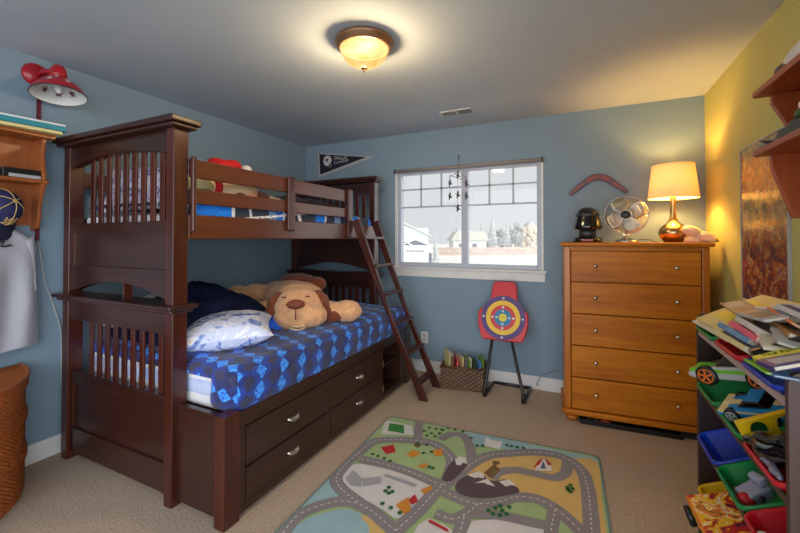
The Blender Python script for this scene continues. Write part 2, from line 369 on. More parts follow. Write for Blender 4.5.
lines = t.noise(t.coord('UV'), 75, 2, .5, 1.5)
bright = t.ramp(lines, [(.38, S(10,50,150)), (.45, S(40,132,250)), (.66, S(80,170,255))])
dim = t.ramp(lines, [(.42, S(34,44,90)), (.6, S(64,58,84))])
bg = t.ramp(t.noise(t.coord('UV'), 8, 2), [(.4, S(32,40,94)), (.53, S(26,56,146)), (.62, S(28,64,160)), (.70, S(56,54,82))])
t.base(t.mix(ins, bg, t.mix(par, dim, bright)))
t.bump(t.noise(t.coord(), 26, 3), .35, .012); MAT['comforter'] = t.mat

t = NT('block_quilt'); t.set(Roughness=.9)
sx = t.node('ShaderNodeSeparateXYZ'); t.link(t.coord('UV'), sx.inputs[0])
B_, G_, W_, P_ = S(18,120,228), S(52,56,74), S(224,224,230), S(120,150,196)
wv = t.math('ADD', sx.outputs[1], t.math('MULTIPLY', t.math('SUBTRACT', t.noise(t.coord('UV'), 5, 2), .5), .10))
st = [(0,G_),(.02,B_),(.135,W_),(.145,G_),(.205,W_),(.215,G_),(.28,P_),(.31,B_),(.35,W_),(.36,G_),(.43,W_),(.45,G_),(.53,B_),(.58,W_),(.59,G_),(.66,P_),(.70,G_),(.76,W_),(.77,B_),(.84,W_),(.85,G_),(.93,B_)]
blk = t.ramp(t.math('DIVIDE', t.math('SUBTRACT', wv, 1.33), 2.0), st, 'CONSTANT')
pip = t.math('LESS_THAN', t.math('ABSOLUTE', t.math('SUBTRACT', t.math('FRACT', t.math('DIVIDE', t.math('ADD', sx.outputs[0], t.math('MULTIPLY', wv, .12)), .21)), .5)), .035)
pt = t.noise(t.coord('UV'), 60, 2, .5, .8)
t.base(t.mix(t.math('GREATER_THAN', pt, .64), t.mix(pip, blk, W_), S(30,40,66)))
t.bump(t.noise(t.coord(), 20, 3), .4, .012); MAT['quilt'] = t.mat

def printed(name, stops, scale, dist=1.5, which='Object', rough=.6, detail=3):
    t = NT(name); t.set(Roughness=rough)
    t.base(t.ramp(t.noise(t.coord(which), scale, detail, .6, dist), stops, 'CONSTANT')); return t
t = printed('printed_pillow_cotton', [(0, S(70,90,150)), (.38, S(120,146,206)), (.46, S(198,206,234)), (.60, S(224,226,240)), (.68, S(206,160,104)), (.71, S(150,170,220))], 11, 1.2, rough=.85)
t.bump(t.noise(t.coord(), 22, 3), .4, .01); MAT['pillowprint'] = t.mat
t = printed('lilac_print_cotton', [(0, S(92,80,130)), (.4, S(170,164,200)), (.5, S(216,212,226)), (.66, S(200,150,80)), (.7, S(190,186,214))], 16, 1.5, rough=.85); MAT['lilac'] = t.mat
t = printed('dark_patterned_fleece', [(0, S(24,24,34)), (.45, S(52,44,62)), (.55, S(90,72,86)), (.6, S(34,32,46)), (.7, S(140,130,140))], 24, 2, rough=.95); MAT['darkfleece'] = t.mat
# poster: a plain abstract collage of the same colours
t = NT('abstract_colour_print'); t.set(Roughness=.25)
v = t.coord('UV'); sx = t.node('ShaderNodeSeparateXYZ'); t.link(v, sx.inputs[0])
v2 = t.coord('UV', (1,1.5,1)); n1 = t.noise(v2, 4, 4, .6, 1.2); n2 = t.noise(v2, 8, 5, .72, 1.0)
y = t.math('ADD', sx.outputs[1], t.math('MULTIPLY', t.math('SUBTRACT', n1, .5), .5))
c1 = t.ramp(y, [(.0, S(60,70,120)), (.1, S(150,26,26)), (.24, S(176,36,24)), (.3, S(60,52,84)), (.4, S(110,70,48)), (.52, S(70,84,50)), (.62, S(104,92,60)), (.72, S(196,130,40)), (.84, S(206,140,40)), (.93, S(196,176,130))])
c2 = t.ramp(n2, [(.0, S(34,30,46)), (.40, S(66,56,84)), (.46, S(120,60,40)), (.50, S(184,84,40)), (.53, S(92,120,66)), (.56, S(216,176,116)), (.60, S(60,80,140)), (.66, S(206,54,40)), (.72, S(226,190,70))], 'CONSTANT')
t.base(t.mix(.74, c1, c2)); MAT['poster'] = t.mat
# jersey with fine pinstripes
t = NT('pinstripe_jersey'); t.set(Roughness=.85)
w = t.node('ShaderNodeTexWave', bands_direction='X'); w.inputs['Scale'].default_value = 1; 
t.link(t.coord('UV', (9,1,1)), w.inputs['Vector'])
t.base(t.ramp(w.outputs['Fac'], [(.93, S(170,170,182)), (.97, S(150,154,170))])); t.bump(t.noise(t.coord(), 30, 3), .3, .01); MAT['jersey'] = t.mat
# wicker
def wicker(name, c1, c2):
    t = NT(name); t.set(Roughness=.5)
    t.base(t.ramp(t.noise(t.coord(), 45, 4, .7), [(.3, c2), (.68, c1)])); return t.mat
MAT['wicker'] = wicker('honey_wicker', S(186,104,48), S(132,64,24))
MAT['dkwicker'] = wicker('dark_wicker', S(112,78,52), S(58,38,26))
# window glass: thin clear pane
t = NT('window_glass'); t.n.remove(t.bs)
tr = t.node('ShaderNodeBsdfTransparent'); gl = t.node('ShaderNodeBsdfGlossy'); gl.inputs['Roughness'].default_value = .02
mx = t.node('ShaderNodeMixShader'); mx.inputs[0].default_value = .02
t.link(tr.outputs[0], mx.inputs[1]); t.link(gl.outputs[0], mx.inputs[2]); t.link(mx.outputs[0], t.out.inputs[0]); MAT['glass'] = t.mat
# frosted, alabaster-like lamp bowl, lit from inside
t = NT('alabaster_bowl'); t.n.remove(t.bs)
em = t.node('ShaderNodeEmission'); tr = t.node('ShaderNodeBsdfTransparent'); tr.inputs[0].default_value = (1,.86,.62,1)
t.link(t.ramp(t.noise(t.coord(), 9, 3, .5, .6), [(.35, (1.0,.52,.12,1)), (.65, (1.0,.80,.36,1))]), em.inputs[0]); em.inputs[1].default_value = 1.1
mx = t.node('ShaderNodeMixShader'); mx.inputs[0].default_value = .05
t.link(em.outputs[0], mx.inputs[1]); t.link(tr.outputs[0], mx.inputs[2]); t.link(mx.outputs[0], t.out.inputs[0]); MAT['bowl'] = t.mat
# fabric lamp shade
t = NT('cream_shade_fabric'); t.n.remove(t.bs)
tl = t.node('ShaderNodeBsdfTranslucent'); df = t.node('ShaderNodeBsdfDiffuse')
tl.inputs[0].default_value = S(238,176,110); df.inputs[0].default_value = S(240,222,184)
mx = t.node('ShaderNodeMixShader'); mx.inputs[0].default_value = .93
t.link(tl.outputs[0], mx.inputs[1]); t.link(df.outputs[0], mx.inputs[2]); t.link(mx.outputs[0], t.out.inputs[0]); MAT['shade'] = t.mat

# ------------------------------------------------------------------ camera, world, lights
cam = bpy.data.cameras.new('camera'); co = bpy.data.objects.new('camera', cam); COL.objects.link(co)
cam.sensor_width = 36; cam.lens = 382*36/800; cam.clip_end = 600; cam.clip_start = .05
co.location = (0,0,1.34); co.rotation_euler = (math.radians(90.8), 0, math.radians(25.5))
cam.shift_y = -(266.5-(239-382*math.tan(math.radians(.8))))/800
scene.camera = co
scene.cycles.diffuse_bounces = 8; scene.cycles.max_bounces = 14; scene.cycles.transparent_max_bounces = 12
scene.view_settings.view_transform = 'Standard'; scene.view_settings.look = 'None'; scene.view_settings.gamma = 1
scene.view_settings.exposure = 0; scene.view_settings.use_curve_mapping = False
W = bpy.data.worlds.new('sky_with_added_fill'); scene.world = W; W.use_nodes = True
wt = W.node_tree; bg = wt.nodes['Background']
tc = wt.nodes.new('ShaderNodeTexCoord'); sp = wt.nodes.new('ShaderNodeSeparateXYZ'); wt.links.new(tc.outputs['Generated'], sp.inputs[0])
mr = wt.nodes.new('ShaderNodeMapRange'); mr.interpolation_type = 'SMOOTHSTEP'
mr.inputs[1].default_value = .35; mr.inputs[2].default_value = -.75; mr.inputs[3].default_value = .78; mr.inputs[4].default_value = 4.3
ml = wt.nodes.new('ShaderNodeVectorMath'); ml.operation = 'DOT_PRODUCT'; ml.inputs[1].default_value = (-.9,.43,0)  # unseen bright side added to the sky to fill the room
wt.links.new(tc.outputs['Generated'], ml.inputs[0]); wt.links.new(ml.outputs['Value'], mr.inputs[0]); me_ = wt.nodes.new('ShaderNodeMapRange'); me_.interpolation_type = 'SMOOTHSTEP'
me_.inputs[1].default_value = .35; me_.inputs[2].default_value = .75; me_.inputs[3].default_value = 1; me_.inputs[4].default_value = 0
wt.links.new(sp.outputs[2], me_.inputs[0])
ml2 = wt.nodes.new('ShaderNodeMapRange'); ml2.interpolation_type = 'SMOOTHSTEP'   # added fill dimmed below the horizon so less of it reaches the ceiling
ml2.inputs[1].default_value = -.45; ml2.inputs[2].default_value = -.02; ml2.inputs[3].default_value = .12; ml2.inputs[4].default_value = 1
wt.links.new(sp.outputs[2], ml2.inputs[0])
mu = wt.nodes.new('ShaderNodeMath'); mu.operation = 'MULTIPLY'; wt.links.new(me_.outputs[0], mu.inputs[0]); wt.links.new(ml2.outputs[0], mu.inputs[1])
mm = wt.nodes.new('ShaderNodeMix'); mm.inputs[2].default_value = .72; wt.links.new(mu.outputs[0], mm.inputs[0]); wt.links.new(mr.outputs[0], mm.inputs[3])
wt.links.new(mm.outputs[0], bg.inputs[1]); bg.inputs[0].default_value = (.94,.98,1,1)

def lamp(name, typ, loc, power, col, size=.05, rot=(0,0,0)):
    l = bpy.data.lights.new(name, typ); l.energy = power; l.color = col
    if typ == 'POINT': l.shadow_soft_size = size
    o = bpy.data.objects.new(name, l); COL.objects.link(o); o.location = loc; o.rotation_euler = rot; return o

# ------------------------------------------------------------------ the room
XL, XR, YB, HC, Y0 = -2.98, .85, 3.625, 2.44, -1.3
struct('floor', MB().box(XL-.1, XR+.1, Y0, YB+.1, -.1, 0), MAT['carpet'])
struct('ceiling', MB().box(XL-.1, XR+.1, Y0, YB+.14, HC, HC+.1), MAT['ceiling'])
struct('wall_left', MB().box(XL-.12, XL, Y0, YB+.14, 0, HC), MAT['wall'])
struct('wall_right', MB().box(XR, XR+.12, .45, YB+.14, 0, HC), MAT['wall_right'])
WX0, WX1, WZ0, WZ1 = -1.785, -.312, 1.055, 2.065
wb = MB()
wb.box(XL, WX0, YB, YB+.14, 0, HC).box(WX1, XR, YB, YB+.14, 0, HC).box(WX0, WX1, YB, YB+.14, 0, WZ0).box(WX0, WX1, YB, YB+.14, WZ1, HC)
struct('wall_back', wb, MAT['wall'])
def bb(x0, x1, y0, y1): return MB().box(x0, x1, y0, y1, 0, .115)
struct('baseboard_left', bb(XL, XL+.014, Y0, YB), MAT['trim'], bevel=.004)
struct('baseboard_right', bb(XR-.014, XR, .45, YB), MAT['trim'], bevel=.004)
struct('baseboard_back', bb(XL+.014, XR-.014, YB-.014, YB), MAT['trim'], bevel=.004)
# window: vinyl slider with a grid in the upper third
win = struct('window_1', MB().box(WX0, WX0+.022, YB-.002, YB+.02, WZ0, WZ1).box(WX1-.018, WX1, YB-.002, YB+.02, WZ0, WZ1), MAT['trim'])
fr = MB(); y0, y1 = YB+.03, YB+.1
GX0, GX1, GZ0, GZ1 = -1.730, -.370, 1.096, 2.012
fr.box(WX0, GX0, y0, y1, WZ0, WZ1).box(GX1, WX1, y0, y1, WZ0, WZ1).box(GX0, GX1, y0, y1, WZ0, GZ0).box(GX0, GX1, y0, y1, GZ1, WZ1)
fr.build('window_frame', MAT['vinyl'], win, bevel=.004)
MB().box(-1.072, -1.010, y0-.006, y1-.01, GZ0, GZ1).build('mullion', MAT['vinyl'], win, bevel=.004)
g = MB(); gy0, gy1 = YB+.05, YB+.062
for x in (-1.51, -1.288, -.802, -.58): g.box(x-.009, x+.009, gy0, gy1, 1.672, GZ1)
for a, b in ((GX0, -1.072), (-1.010, GX1)):
    for z in (1.857, 1.672): g.box(a, b, gy0, gy1, z-.008, z+.008)
g.build('window_grid', MAT['vinyl'], win)
MB().box(GX0, -1.072, YB+.066, YB+.070, GZ0, GZ1).build('pane', MAT['glass'], win)
MB().box(-1.010, GX1, YB+.058+.014, YB+.076, GZ0, GZ1).build('pane', MAT['glass'], win)
sl = MB().box(-1.815, -.283, YB-.035, YB+.03, 1.036, 1.056).box(-1.80, -.297, YB-.016, YB, .955, 1.036)
struct('trim_1', sl, MAT['trim'], bevel=.004)
th = thing('roller_shade', 'rolled-up grey roller shade along the top of the window', 'window shade', (-1.05, YB, 2.045))
MB().tube([(-1.775, YB-.012, 2.05), (-.322, YB-.012, 2.05)], .017, 14).build('roll', M_('taupe_shade', S(150,140,140), .8), th)
MB().box(-1.788, -1.775, YB-.034, YB, 2.026, 2.072).build('bracket', MAT['dkgrey'], th)
MB().box(-.322, -.309, YB-.034, YB, 2.026, 2.072).build('bracket', MAT['dkgrey'], th)
# wind chime in front of the mullion
th = thing('hanging_mobile', 'small dark mobile of dangling figures hanging before the window mullion', 'mobile', (-1.08, YB-.05, 2.1))
hk = MB().tube([(-1.08, YB, 2.15), (-1.08, YB-.05, 2.155), (-1.08, YB-.05, 2.10)], .003, 6); hk.build('hook', MAT['dkgrey'], th)
MB().tube([(-1.08, YB-.05, 2.10), (-1.08, YB-.05, 1.99)], .0012, 5).tube([(-1.18, YB-.05, 1.935), (-1.08, YB-.05, 2.0), (-1.0, YB-.05, 1.925)], .0025, 6).tube([(-1.16, YB-.07, 1.96), (-1.05, YB-.03, 1.92)], .0025, 6).build('crossbar', MAT['dkgrey'], th)
for x, zs in ((-1.165, (1.885, 1.755)), (-1.085, (1.955, 1.765, 1.635)), (-1.0, (1.87, 1.75))):
    st = MB().tube([(x, YB-.05, 1.98), (x, YB-.05, min(zs))], .0012, 5); s_ = st.build('string', MAT['dkgrey'], th)
    for z in zs:
        f = MB().ball((x, YB-.05, z), (.010, .007, .034), (0,.2,0), 10, 8).ball((x, YB-.05, z+.03), (.009,.008,.011), (0,0,0), 10, 8)
        f.add([(x, YB-.05, z+.012), (x+.032, YB-.048, z-.012), (x+.006, YB-.052, z-.014), (x-.03, YB-.05, z+.02)], [(0,1,2),(0,2,3)])
        f.build('figure', MAT['dkgrey'], s_)

# ------------------------------------------------------------------ outdoors
gz = -2.26
struct('ground', MB().box(-260, 160, YB+.8, 260, gz-.5, gz), MAT['overexposed_ground'])
hs = thing('garage_house', 'white neighbouring garage with two grey gables and a larger pale house behind', 'house', (-23.7,50,gz), (0,0,math.radians(25.5)), local=True)
def L(x, d): return (x, d)
# local frame: origin 55 m away; x to the right, y away
ox, oy = 0, 0
hx = 0.0
def hp(u, d=55): return (u-400)/382*d
HX = hp(400)
cx = Vector((-23.7, 50)); rr = Vector((math.cos(math.radians(25.5)), math.sin(math.radians(25.5)))); ff = Vector((-rr.y, rr.x))
lx, ly = cx.dot(rr), cx.dot(ff)
def gx(X): return X-lx
yb0 = 55-ly
MB().box(gx(-3.5), gx(4.7), yb0, yb0+7, 0, 2.75).build('wall', MAT['outwhite'], hs)
MB().box(gx(-6), gx(4.6), yb0+7, yb0+17, 0, 5.4).build('wall', MAT['outpale'], hs)
for xa, xb, zt in ((-1.9, 1.75, 3.62), (.1, 4.3, 3.45)):
    xm = (xa+xb)/2
    MB().prism([(gx(xa+.2), 2.72), (gx(xb-.2), 2.72), (gx(xm), zt-.1)], 'y', yb0-.12, yb0+5).build('gable', MAT['outgrey'], hs)
    e = MB()
    for p, q in (((xa, 2.6), (xm, zt)), ((xm, zt), (xb, 2.6))):
        e.prism([(gx(p[0]), p[1]), (gx(q[0]), q[1]), (gx(q[0]), q[1]+.2), (gx(p[0]), p[1]+.2)], 'y', yb0-.35, yb0+5)
    e.build('roof', MAT['outwhite'], hs)
MB().prism([(gx(-9), 4.0), (gx(.6), 6.35), (gx(5.0), 4.25), (gx(5.0), 4.0), (gx(.6), 6.05)], 'y', yb0+6.6, yb0+17.5).build('roof', MAT['outroof'], hs)
MB().prism([(gx(-4), 4.2), (gx(4.4), 4.2), (gx(.6), 6.0)], 'y', yb0+7.02, yb0+7.3).build('gable', MAT['outpale'], hs)
d = MB().box(gx(.9), gx(3.6), yb0-.06, yb0, .0, 2.15); dd = d.build('garage_door', MAT['outwhite'], hs)
g = MB()
for k in range(8): g.box(gx(1.0+.32*k), gx(1.22+.32*k), yb0-.09, yb0-.05, 1.75, 1.98)
g.build('pane', MAT['outgrey'], dd)
MB().box(gx(4.15), gx(4.55), yb0-.05, yb0, 0, 1.6).build('door', MAT['outgrey'], hs)
def W2(u, d): # a spot outdoors by bearing and distance
    X = (u-400)/382*d; p = rr*X+ff*d; return (p.x, p.y)
fn = thing('picket_fence', 'long low weathered fence far across the pale field', 'fence', (*W2(490, 86), gz))
fm = MB(); a = Vector(W2(428, 84)); b = Vector(W2(575, 90)); n = 70
for i in range(n):
    p = a.lerp(b, i/n); q = a.lerp(b, (i+.82)/n); h = 1.75+.25*noise.noise((i*.7, 0, 0))
    fm.add([(p.x,p.y,gz),(q.x,q.y,gz),(q.x,q.y,gz+h),(p.x,p.y,gz+h),(p.x,p.y+.1,gz),(q.x,q.y+.1,gz),(q.x,q.y+.1,gz+h),(p.x,p.y+.1,gz+h)], [(0,1,2,3),(4,5,6,7),(0,1,5,4),(2,3,7,6),(1,2,6,5),(0,3,7,4)])
fm.build('board_panel', MAT['fence'], fn)
fr = MB()
for z in (.5, 1.4): fr.tube([(a.x,a.y-.1,gz+z), (b.x,b.y-.1,gz+z)], .08, 6)
fr.build('rail', MAT['treetan'], fn)
dh = thing('distant_house', 'low pale distant house seen just right of the window mullion', 'house', (*W2(478, 100), gz), (0,0,math.radians(25.5)), local=True)
MB().box(-6.5, 2.2, 0, 8, 0, 3.4).build('wall', MAT['outpale'], dh)
MB().prism([(-7.2, 3.2), (2.9, 3.2), (1.4, 5.6), (-5.6, 5.6)], 'y', -.6, 8.6).build('roof', M_('mossy_roof', S(200,198,188), .9), dh)
MB().box(-5, -3.8, -.05, 0, 1.2, 2.4).box(-1.5, -.3, -.05, 0, 1.2, 2.4).build('window', MAT['outgrey'], dh)
def tree(u, d, w, h, kind, label):
    x, y = W2(u, d)
    r = thing('tree', label, 'tree', (x, y, gz), group='trees beyond the fence')
    MB().tube([(x,y,gz), (x,y,gz+h*.5)], [.25,.12], 7).build('trunk', MAT['bark'], r)
    mb = MB(); rnd = random.Random(int(u*7))
    if kind == 'cone':
        for k in range(7):
            q = k/6; mb.ball((x+rnd.uniform(-.2,.2), y, gz+h*(.12+.82*q)), (w*(1-.85*q)*.5, w*(1-.85*q)*.5, h*.11), (rnd.uniform(-.2,.2),0,0), 9, 6)
    else:
        for k in range(34):
            a_ = rnd.uniform(0, 2*PI); rr_ = rnd.uniform(.05,.42)*w
            s_ = rnd.uniform(.07,.15)*w
            mb.ball((x+rr_*math.cos(a_), y+rr_*math.sin(a_), gz+h*rnd.uniform(.25,.9)), (s_, s_, s_*1.3), (0,0,0), 9, 6)
    mb.build('crown', MAT['treetan'] if kind == 'tan' else MAT['treegrey'], r)
for i, a_ in enumerate([(435.5, 53.6, 1.2, 3.6, 'cone', 'dark narrow bush at the corner of the neighbouring garage'),
    (458, 122, 6, 7, 'cone', 'hazy small conifer left of the window mullion beyond the fence'),
    (481.5, 116, 3.4, 8.4, 'cone', 'hazy tree beside the distant house, nearest to it'),
    (492, 114, 4.2, 9.6, 'cone', 'tallest hazy conifer in the middle of the far tree line'),
    (489.5, 108.5, 2.6, 4.6, 'cone', 'short hazy conifer at the foot of the tallest one'),
    (500, 128, 7, 7.4, 'round', 'broad hazy tree between the two far conifers'),
    (507, 106, 3.8, 7.6, 'cone', 'second tall hazy conifer right of the tallest one'),
    (515, 142, 9, 9, 'round', 'broad hazy tree right of the second tall conifer'),
    (521, 104, 3.2, 5.2, 'cone', 'short dark conifer before the broad hazy trees'),
    (527, 130, 9, 9, 'round', 'broad hazy tree behind the pale tan one'),
    (532, 100, 5.5, 7.6, 'tan', 'pale tan tree at the right edge of the window view'),
    (545, 110, 8, 9, 'round', 'hazy tree hidden at the far right of the window view')][:11]): tree(*a_)

# ------------------------------------------------------------------ ceiling light, vent
CL = (-1.085, 1.815, HC)
th = thing('ceiling_light', 'round bronze flush ceiling light with glowing amber glass bowl', 'ceiling light', CL)
M0 = TR(CL)
MB().lathe([(.01,0),(.150,0),(.160,-.006),(.163,-.014),(.158,-.026),(.150,-.032),(.146,-.044),(.135,-.050),(.129,-.046)], 48, 0, M0, cap=False).build('canopy', MAT['bronze'], th)
MB().lathe([(.1295,-.046),(.12,-.030),(.01,-.016),(.0,-.016)], 48, 0, M0).build('pan', M_('dark_pan', S(40,30,24), .9, spec=.1), th)  # pan coloured near-black to cut its lit glow seen through the bowl
bw = [(.131,-.050)]+[(.131*math.cos(a*PI/2/12), -.046-.104*math.sin(a*PI/2/12)) for a in range(0, 12)]+[(.012,-.150)]
MB().lathe(bw, 48, 0, M0, cap=False).build('glass_bowl', MAT['bowl'], th)
MB().lathe([(.0,-.178),(.006,-.174),(.007,-.168),(.004,-.163),(.016,-.158),(.018,-.151),(.010,-.145),(.0,-.143)], 20, 0, M0).build('finial', MAT['bronze'], th)
for sx_ in (-.052, .052):
    lamp('ceiling_bulb', 'POINT', (CL[0]+sx_*.75, CL[1]-sx_*.35, HC-.094), 280, (1,.84,.62), .042)
th = thing('ceiling_vent', 'white rectangular register in the ceiling near the window', 'vent', (-.97, 3.185, HC))
v_ = MB().box(-1.12,-.82,3.118,3.132,HC-.008,HC).box(-1.12,-.82,3.236,3.25,HC-.008,HC).box(-1.12,-1.10,3.118,3.25,HC-.008,HC).box(-.84,-.82,3.118,3.25,HC-.008,HC).box(-.978,-.962,3.118,3.25,HC-.008,HC)
v_.build('frame', MAT['trim'], th, bevel=.002)
MB().box(-1.10,-.84,3.132,3.236,HC-.001,HC).build('duct_shade_sheet', MAT['dkgrey'], th)  # dark sheet stands in for the shade inside the duct
for i in range(7):
    q = 3.139+i*.0145
    MB().box(-1.10,-.978,-.006,.006,-.001,.001,0,TR((0,q,HC-.005),(.7,0,0))).build('slat', MAT['ltgrey'], th)
for i in range(7):
    q = 3.139+i*.0145
    MB().box(-.962,-.84,-.006,.006,-.001,.001,0,TR((0,q,HC-.005),(-.7,0,0))).build('slat', MAT['grey'], th)  # darker grey than the other bank: shade of this tilt put into colour
# outlet and cords
th = thing('wall_outlet', 'white electrical outlet low on the window wall', 'outlet', (-1.452, YB, .34))
MB().box(-1.49,-1.415,YB-.007,YB,.285,.40).build('cover_plate', MAT['trim'], th, bevel=.003)
for z in (.318, .366): MB().box(-1.466,-1.438,YB-.010,YB-.006,z-.014,z+.014).build('socket', MAT['ltgrey'], th, bevel=.003)
pts = [(-.36,YB-.02,.04),(-.37,YB-.04,.06),(-.34,YB-.03,.12),(-.27,YB-.025,.17),(-.18,YB-.02,.20),(-.06,YB-.02,.23),(.1,YB-.02,.27)]
tag(MB().tube(cat_rom(pts,6), .004, 6).build('lamp_cord', MAT['grey'], None, origin=(-.36,YB-.02,.0)), 'thin grey cord running along the baseboard behind the dresser', 'cord')

# ------------------------------------------------------------------ bunk bed
bed = thing('bunk_bed', 'dark mahogany bunk bed with guard rails, slatted ends and drawers below', 'bunk bed', (-2.2, 2.3, 0))
DW, DY, DX, ES, RW = MAT['dkwood'], MAT['dkwood_y'], MAT['dkwood_x'], MAT['espresso'], MAT['railwood']
PX = ((-2.895, -2.832), (-1.905, -1.845))
def bed_end(y0, y1, front):
    yc0, yc1 = y0+.018, y1-.018
    for (a, b) in PX:
        MB().box(a, b, y0, y1, 0, 1.905).build('post', DW, bed, bevel=.004)
    cap = MB().box(-2.925, -1.815, y0-.03, y1+.03, 1.905, 1.925).box(-2.94, -1.80, y0-.045, y1+.045, 1.925, 1.957)
    cap.build('cap_rail', DX, bed, bevel=.008, seg=3)
    led = MB().box(-2.935, -1.81, y0-.04, y1+.04, .985, 1.006).box(-2.92, -1.825, y0-.022, y1+.022, .966, .985)
    led.build('ledge', DX, bed, bevel=.006, seg=3)
    xa, xb = -2.832, -1.905
    n = 16
    arc = [(xa+(xb-xa)*i/n, 1.785+.042*math.sin(PI*i/n)) for i in range(n+1)]
    MB().prism([(xb, 1.905), (xa, 1.905)]+arc, 'y', yc0, yc1).build('arched_board', DX, bed, bevel=.002)
    yc = (y0+y1)/2
    for i in range(9):
        x = -2.645+.0819*i
        MB().box(x-.020, x+.020, yc-.006, yc+.006, 1.43, 1.835).build('slat', DW, bed, bevel=.002)
    MB().box(xa, xb, yc0, yc1, 1.378, 1.434).build('cross_rail', DX, bed, bevel=.003)
    MB().box(xa, xb, yc-.008, yc+.008, 1.17, 1.39).build('panel', DX, bed)
    for (a, b) in ((xa, xa+.03), (xb-.03, xb)):
        MB().box(a, b, yc0, yc1, 1.17, 1.378).build('panel_stile', DW, bed, bevel=.002)
    arc = [(xa+(xb-xa)*i/n, 1.020+.078*math.sin(PI*i/n)) for i in range(n+1)]
    MB().prism([(xb, 1.18), (xa, 1.18)]+arc, 'y', yc0, yc1).build('arched_board', DX, bed, bevel=.002)
    # lower end
    MB().box(xa, xb, yc0, yc1, .85, .968).build('top_board', DX, bed, bevel=.002)
    for i in range(9):
        x = -2.645+.0819*i
        MB().box(x-.020, x+.020, yc-.006, yc+.006, .53, .855).build('slat', DW, bed, bevel=.002)
    MB().box(xa, xb, yc0, yc1, .470, .535).build('cross_rail', DX, bed, bevel=.003)
    MB().box(xa, xb, yc-.010, yc+.010, .19, .475).build('panel', DX, bed)
    for (a, b) in ((xa, xa+.03), (xb-.03, xb)):
        MB().box(a, b, yc0, yc1, .20, .47).build('panel_stile', DW, bed, bevel=.002)
    MB().box(xa, xb, yc0, yc1, .045, .195).build('bottom_board', DX, bed, bevel=.003)
    if front: MB().box(-2.30, -2.285, yc0, yc1, 1.0, 1.10).build('support_peg', DW, bed)
bed_end(1.235, 1.315, True)
bed_end(3.285, 3.365, False)
for (x0, x1, nm) in ((-1.862, -1.838, 'near'), (-2.895, -2.871, 'wall')):
    MB().box(x0, x1, 1.315, 3.285, 1.340, 1.468).build('side_rail', RW, bed, bevel=.005)
    if nm == 'near':
        MB().box(x0, x1, 1.325, 2.845, 1.662, 1.762).build('guard_rail', RW, bed, bevel=.005)
        MB().box(x0, x1, 1.325, 2.845, 1.525, 1.604).build('guard_rail', RW, bed, bevel=.005)
        for (ya, yb, zb) in ((1.318, 1.342, 1.375), (2.032, 2.102, 1.395), (2.775, 2.845, 1.352)):
            MB().box(-1.838, -1.812, ya, yb, zb, 1.772).build('guard_post', DW, bed, bevel=.009, seg=3)
    else:
        MB().box(x0, x1, 1.325, 3.275, 1.662, 1.762).build('guard_rail', RW, bed, bevel=.005)
MB().box(-2.871, -1.862, 1.315, 3.285, 1.362, 1.378).build('bunk_board', DW, bed)
MB().box(-2.832, -1.50, 1.32, 3.28, .455, .475).build('platform', DW, bed)
# drawer side: legs, side panel, frame
for ya in (1.24, 3.235):
    MB().box(-1.548, -1.480, ya, ya+.09, 0, .520).build('leg', DW, bed, bevel=.004)
for ya in (1.262, 3.26):
    MB().box(-1.845, -1.548, ya, ya+.03, .03, .508).build('side_panel', DX, bed, bevel=.002)
FX = -1.484
fr = MB()
fr.box(FX-.03, FX, 1.33, 3.235, .432, .506).box(FX-.03, FX, 1.33, 3.235, .022, .062)
for ya, yb in ((1.33, 1.366), (2.02, 2.062), (2.738, 2.79), (3.125, 3.235)): fr.box(FX-.03, FX, ya, yb, .062, .432)
fr.build('storage_frame', ES, bed, bevel=.003)
cb = MB().box(-1.84, FX-.03, 2.765, 2.79, .04, .43).box(-1.84, FX-.03, 3.125, 3.15, .04, .43).box(-1.86, -1.84, 2.765, 3.15, .04, .43).box(-1.84, FX-.03, 2.79, 3.125, .04, .064).box(-1.84, FX-.035, 2.79, 3.125, .262, .28).box(-1.84, FX-.03, 2.765, 3.15, .43, .448)
cb.build('open_cubby', ES, bed)
def pull(parent, y, z):
    h = MB(); R = .040
    pts = []
    for i in range(13):
        a_ = PI*i/12
        pts.append((FX+.004+.026*math.sin(a_), y-R*math.cos(a_), z-.012*math.sin(a_)))
    h.tube(pts, .0085, 8)
    # cupped hood above the bar
    def hood(u, v):
        a_ = PI*u; q = PI/2*v
        return (FX+.006+.028*math.sin(a_)*math.cos(q), y-R*math.cos(a_), z-.01*math.sin(a_)+.014*math.sin(q)*math.sin(a_))
    h.grid(hood, 12, 4)
    h.build('handle', MAT['nickel'], parent)
for ya, yb in ((1.370, 2.016), (2.066, 2.734)):
    for z0, z1 in ((.236, .428), (.066, .228)):
        d = MB().box(FX-.02, FX+.004, ya, yb, z0, z1).box(-1.83, FX-.02, ya+.015, yb-.015, z0+.01, z1-.02)
        dr = d.build('drawer', ES, bed, bevel=.003)
        pull(dr, (ya+yb)/2, (z0+z1)/2+.012)
for z in (.32, .115):
    tag(MB().box(-1.50-.03, -1.50, 2.80, 2.83, z-.052 if z > .2 else z-.05, z+.01).build('wooden_block', MAT['printcream'], None, bevel=.003, origin=(-1.515,2.815,z-.05)),
        'small tan block on the %s shelf of the bed cubby' % ('upper' if z > .2 else 'lower'), 'block')

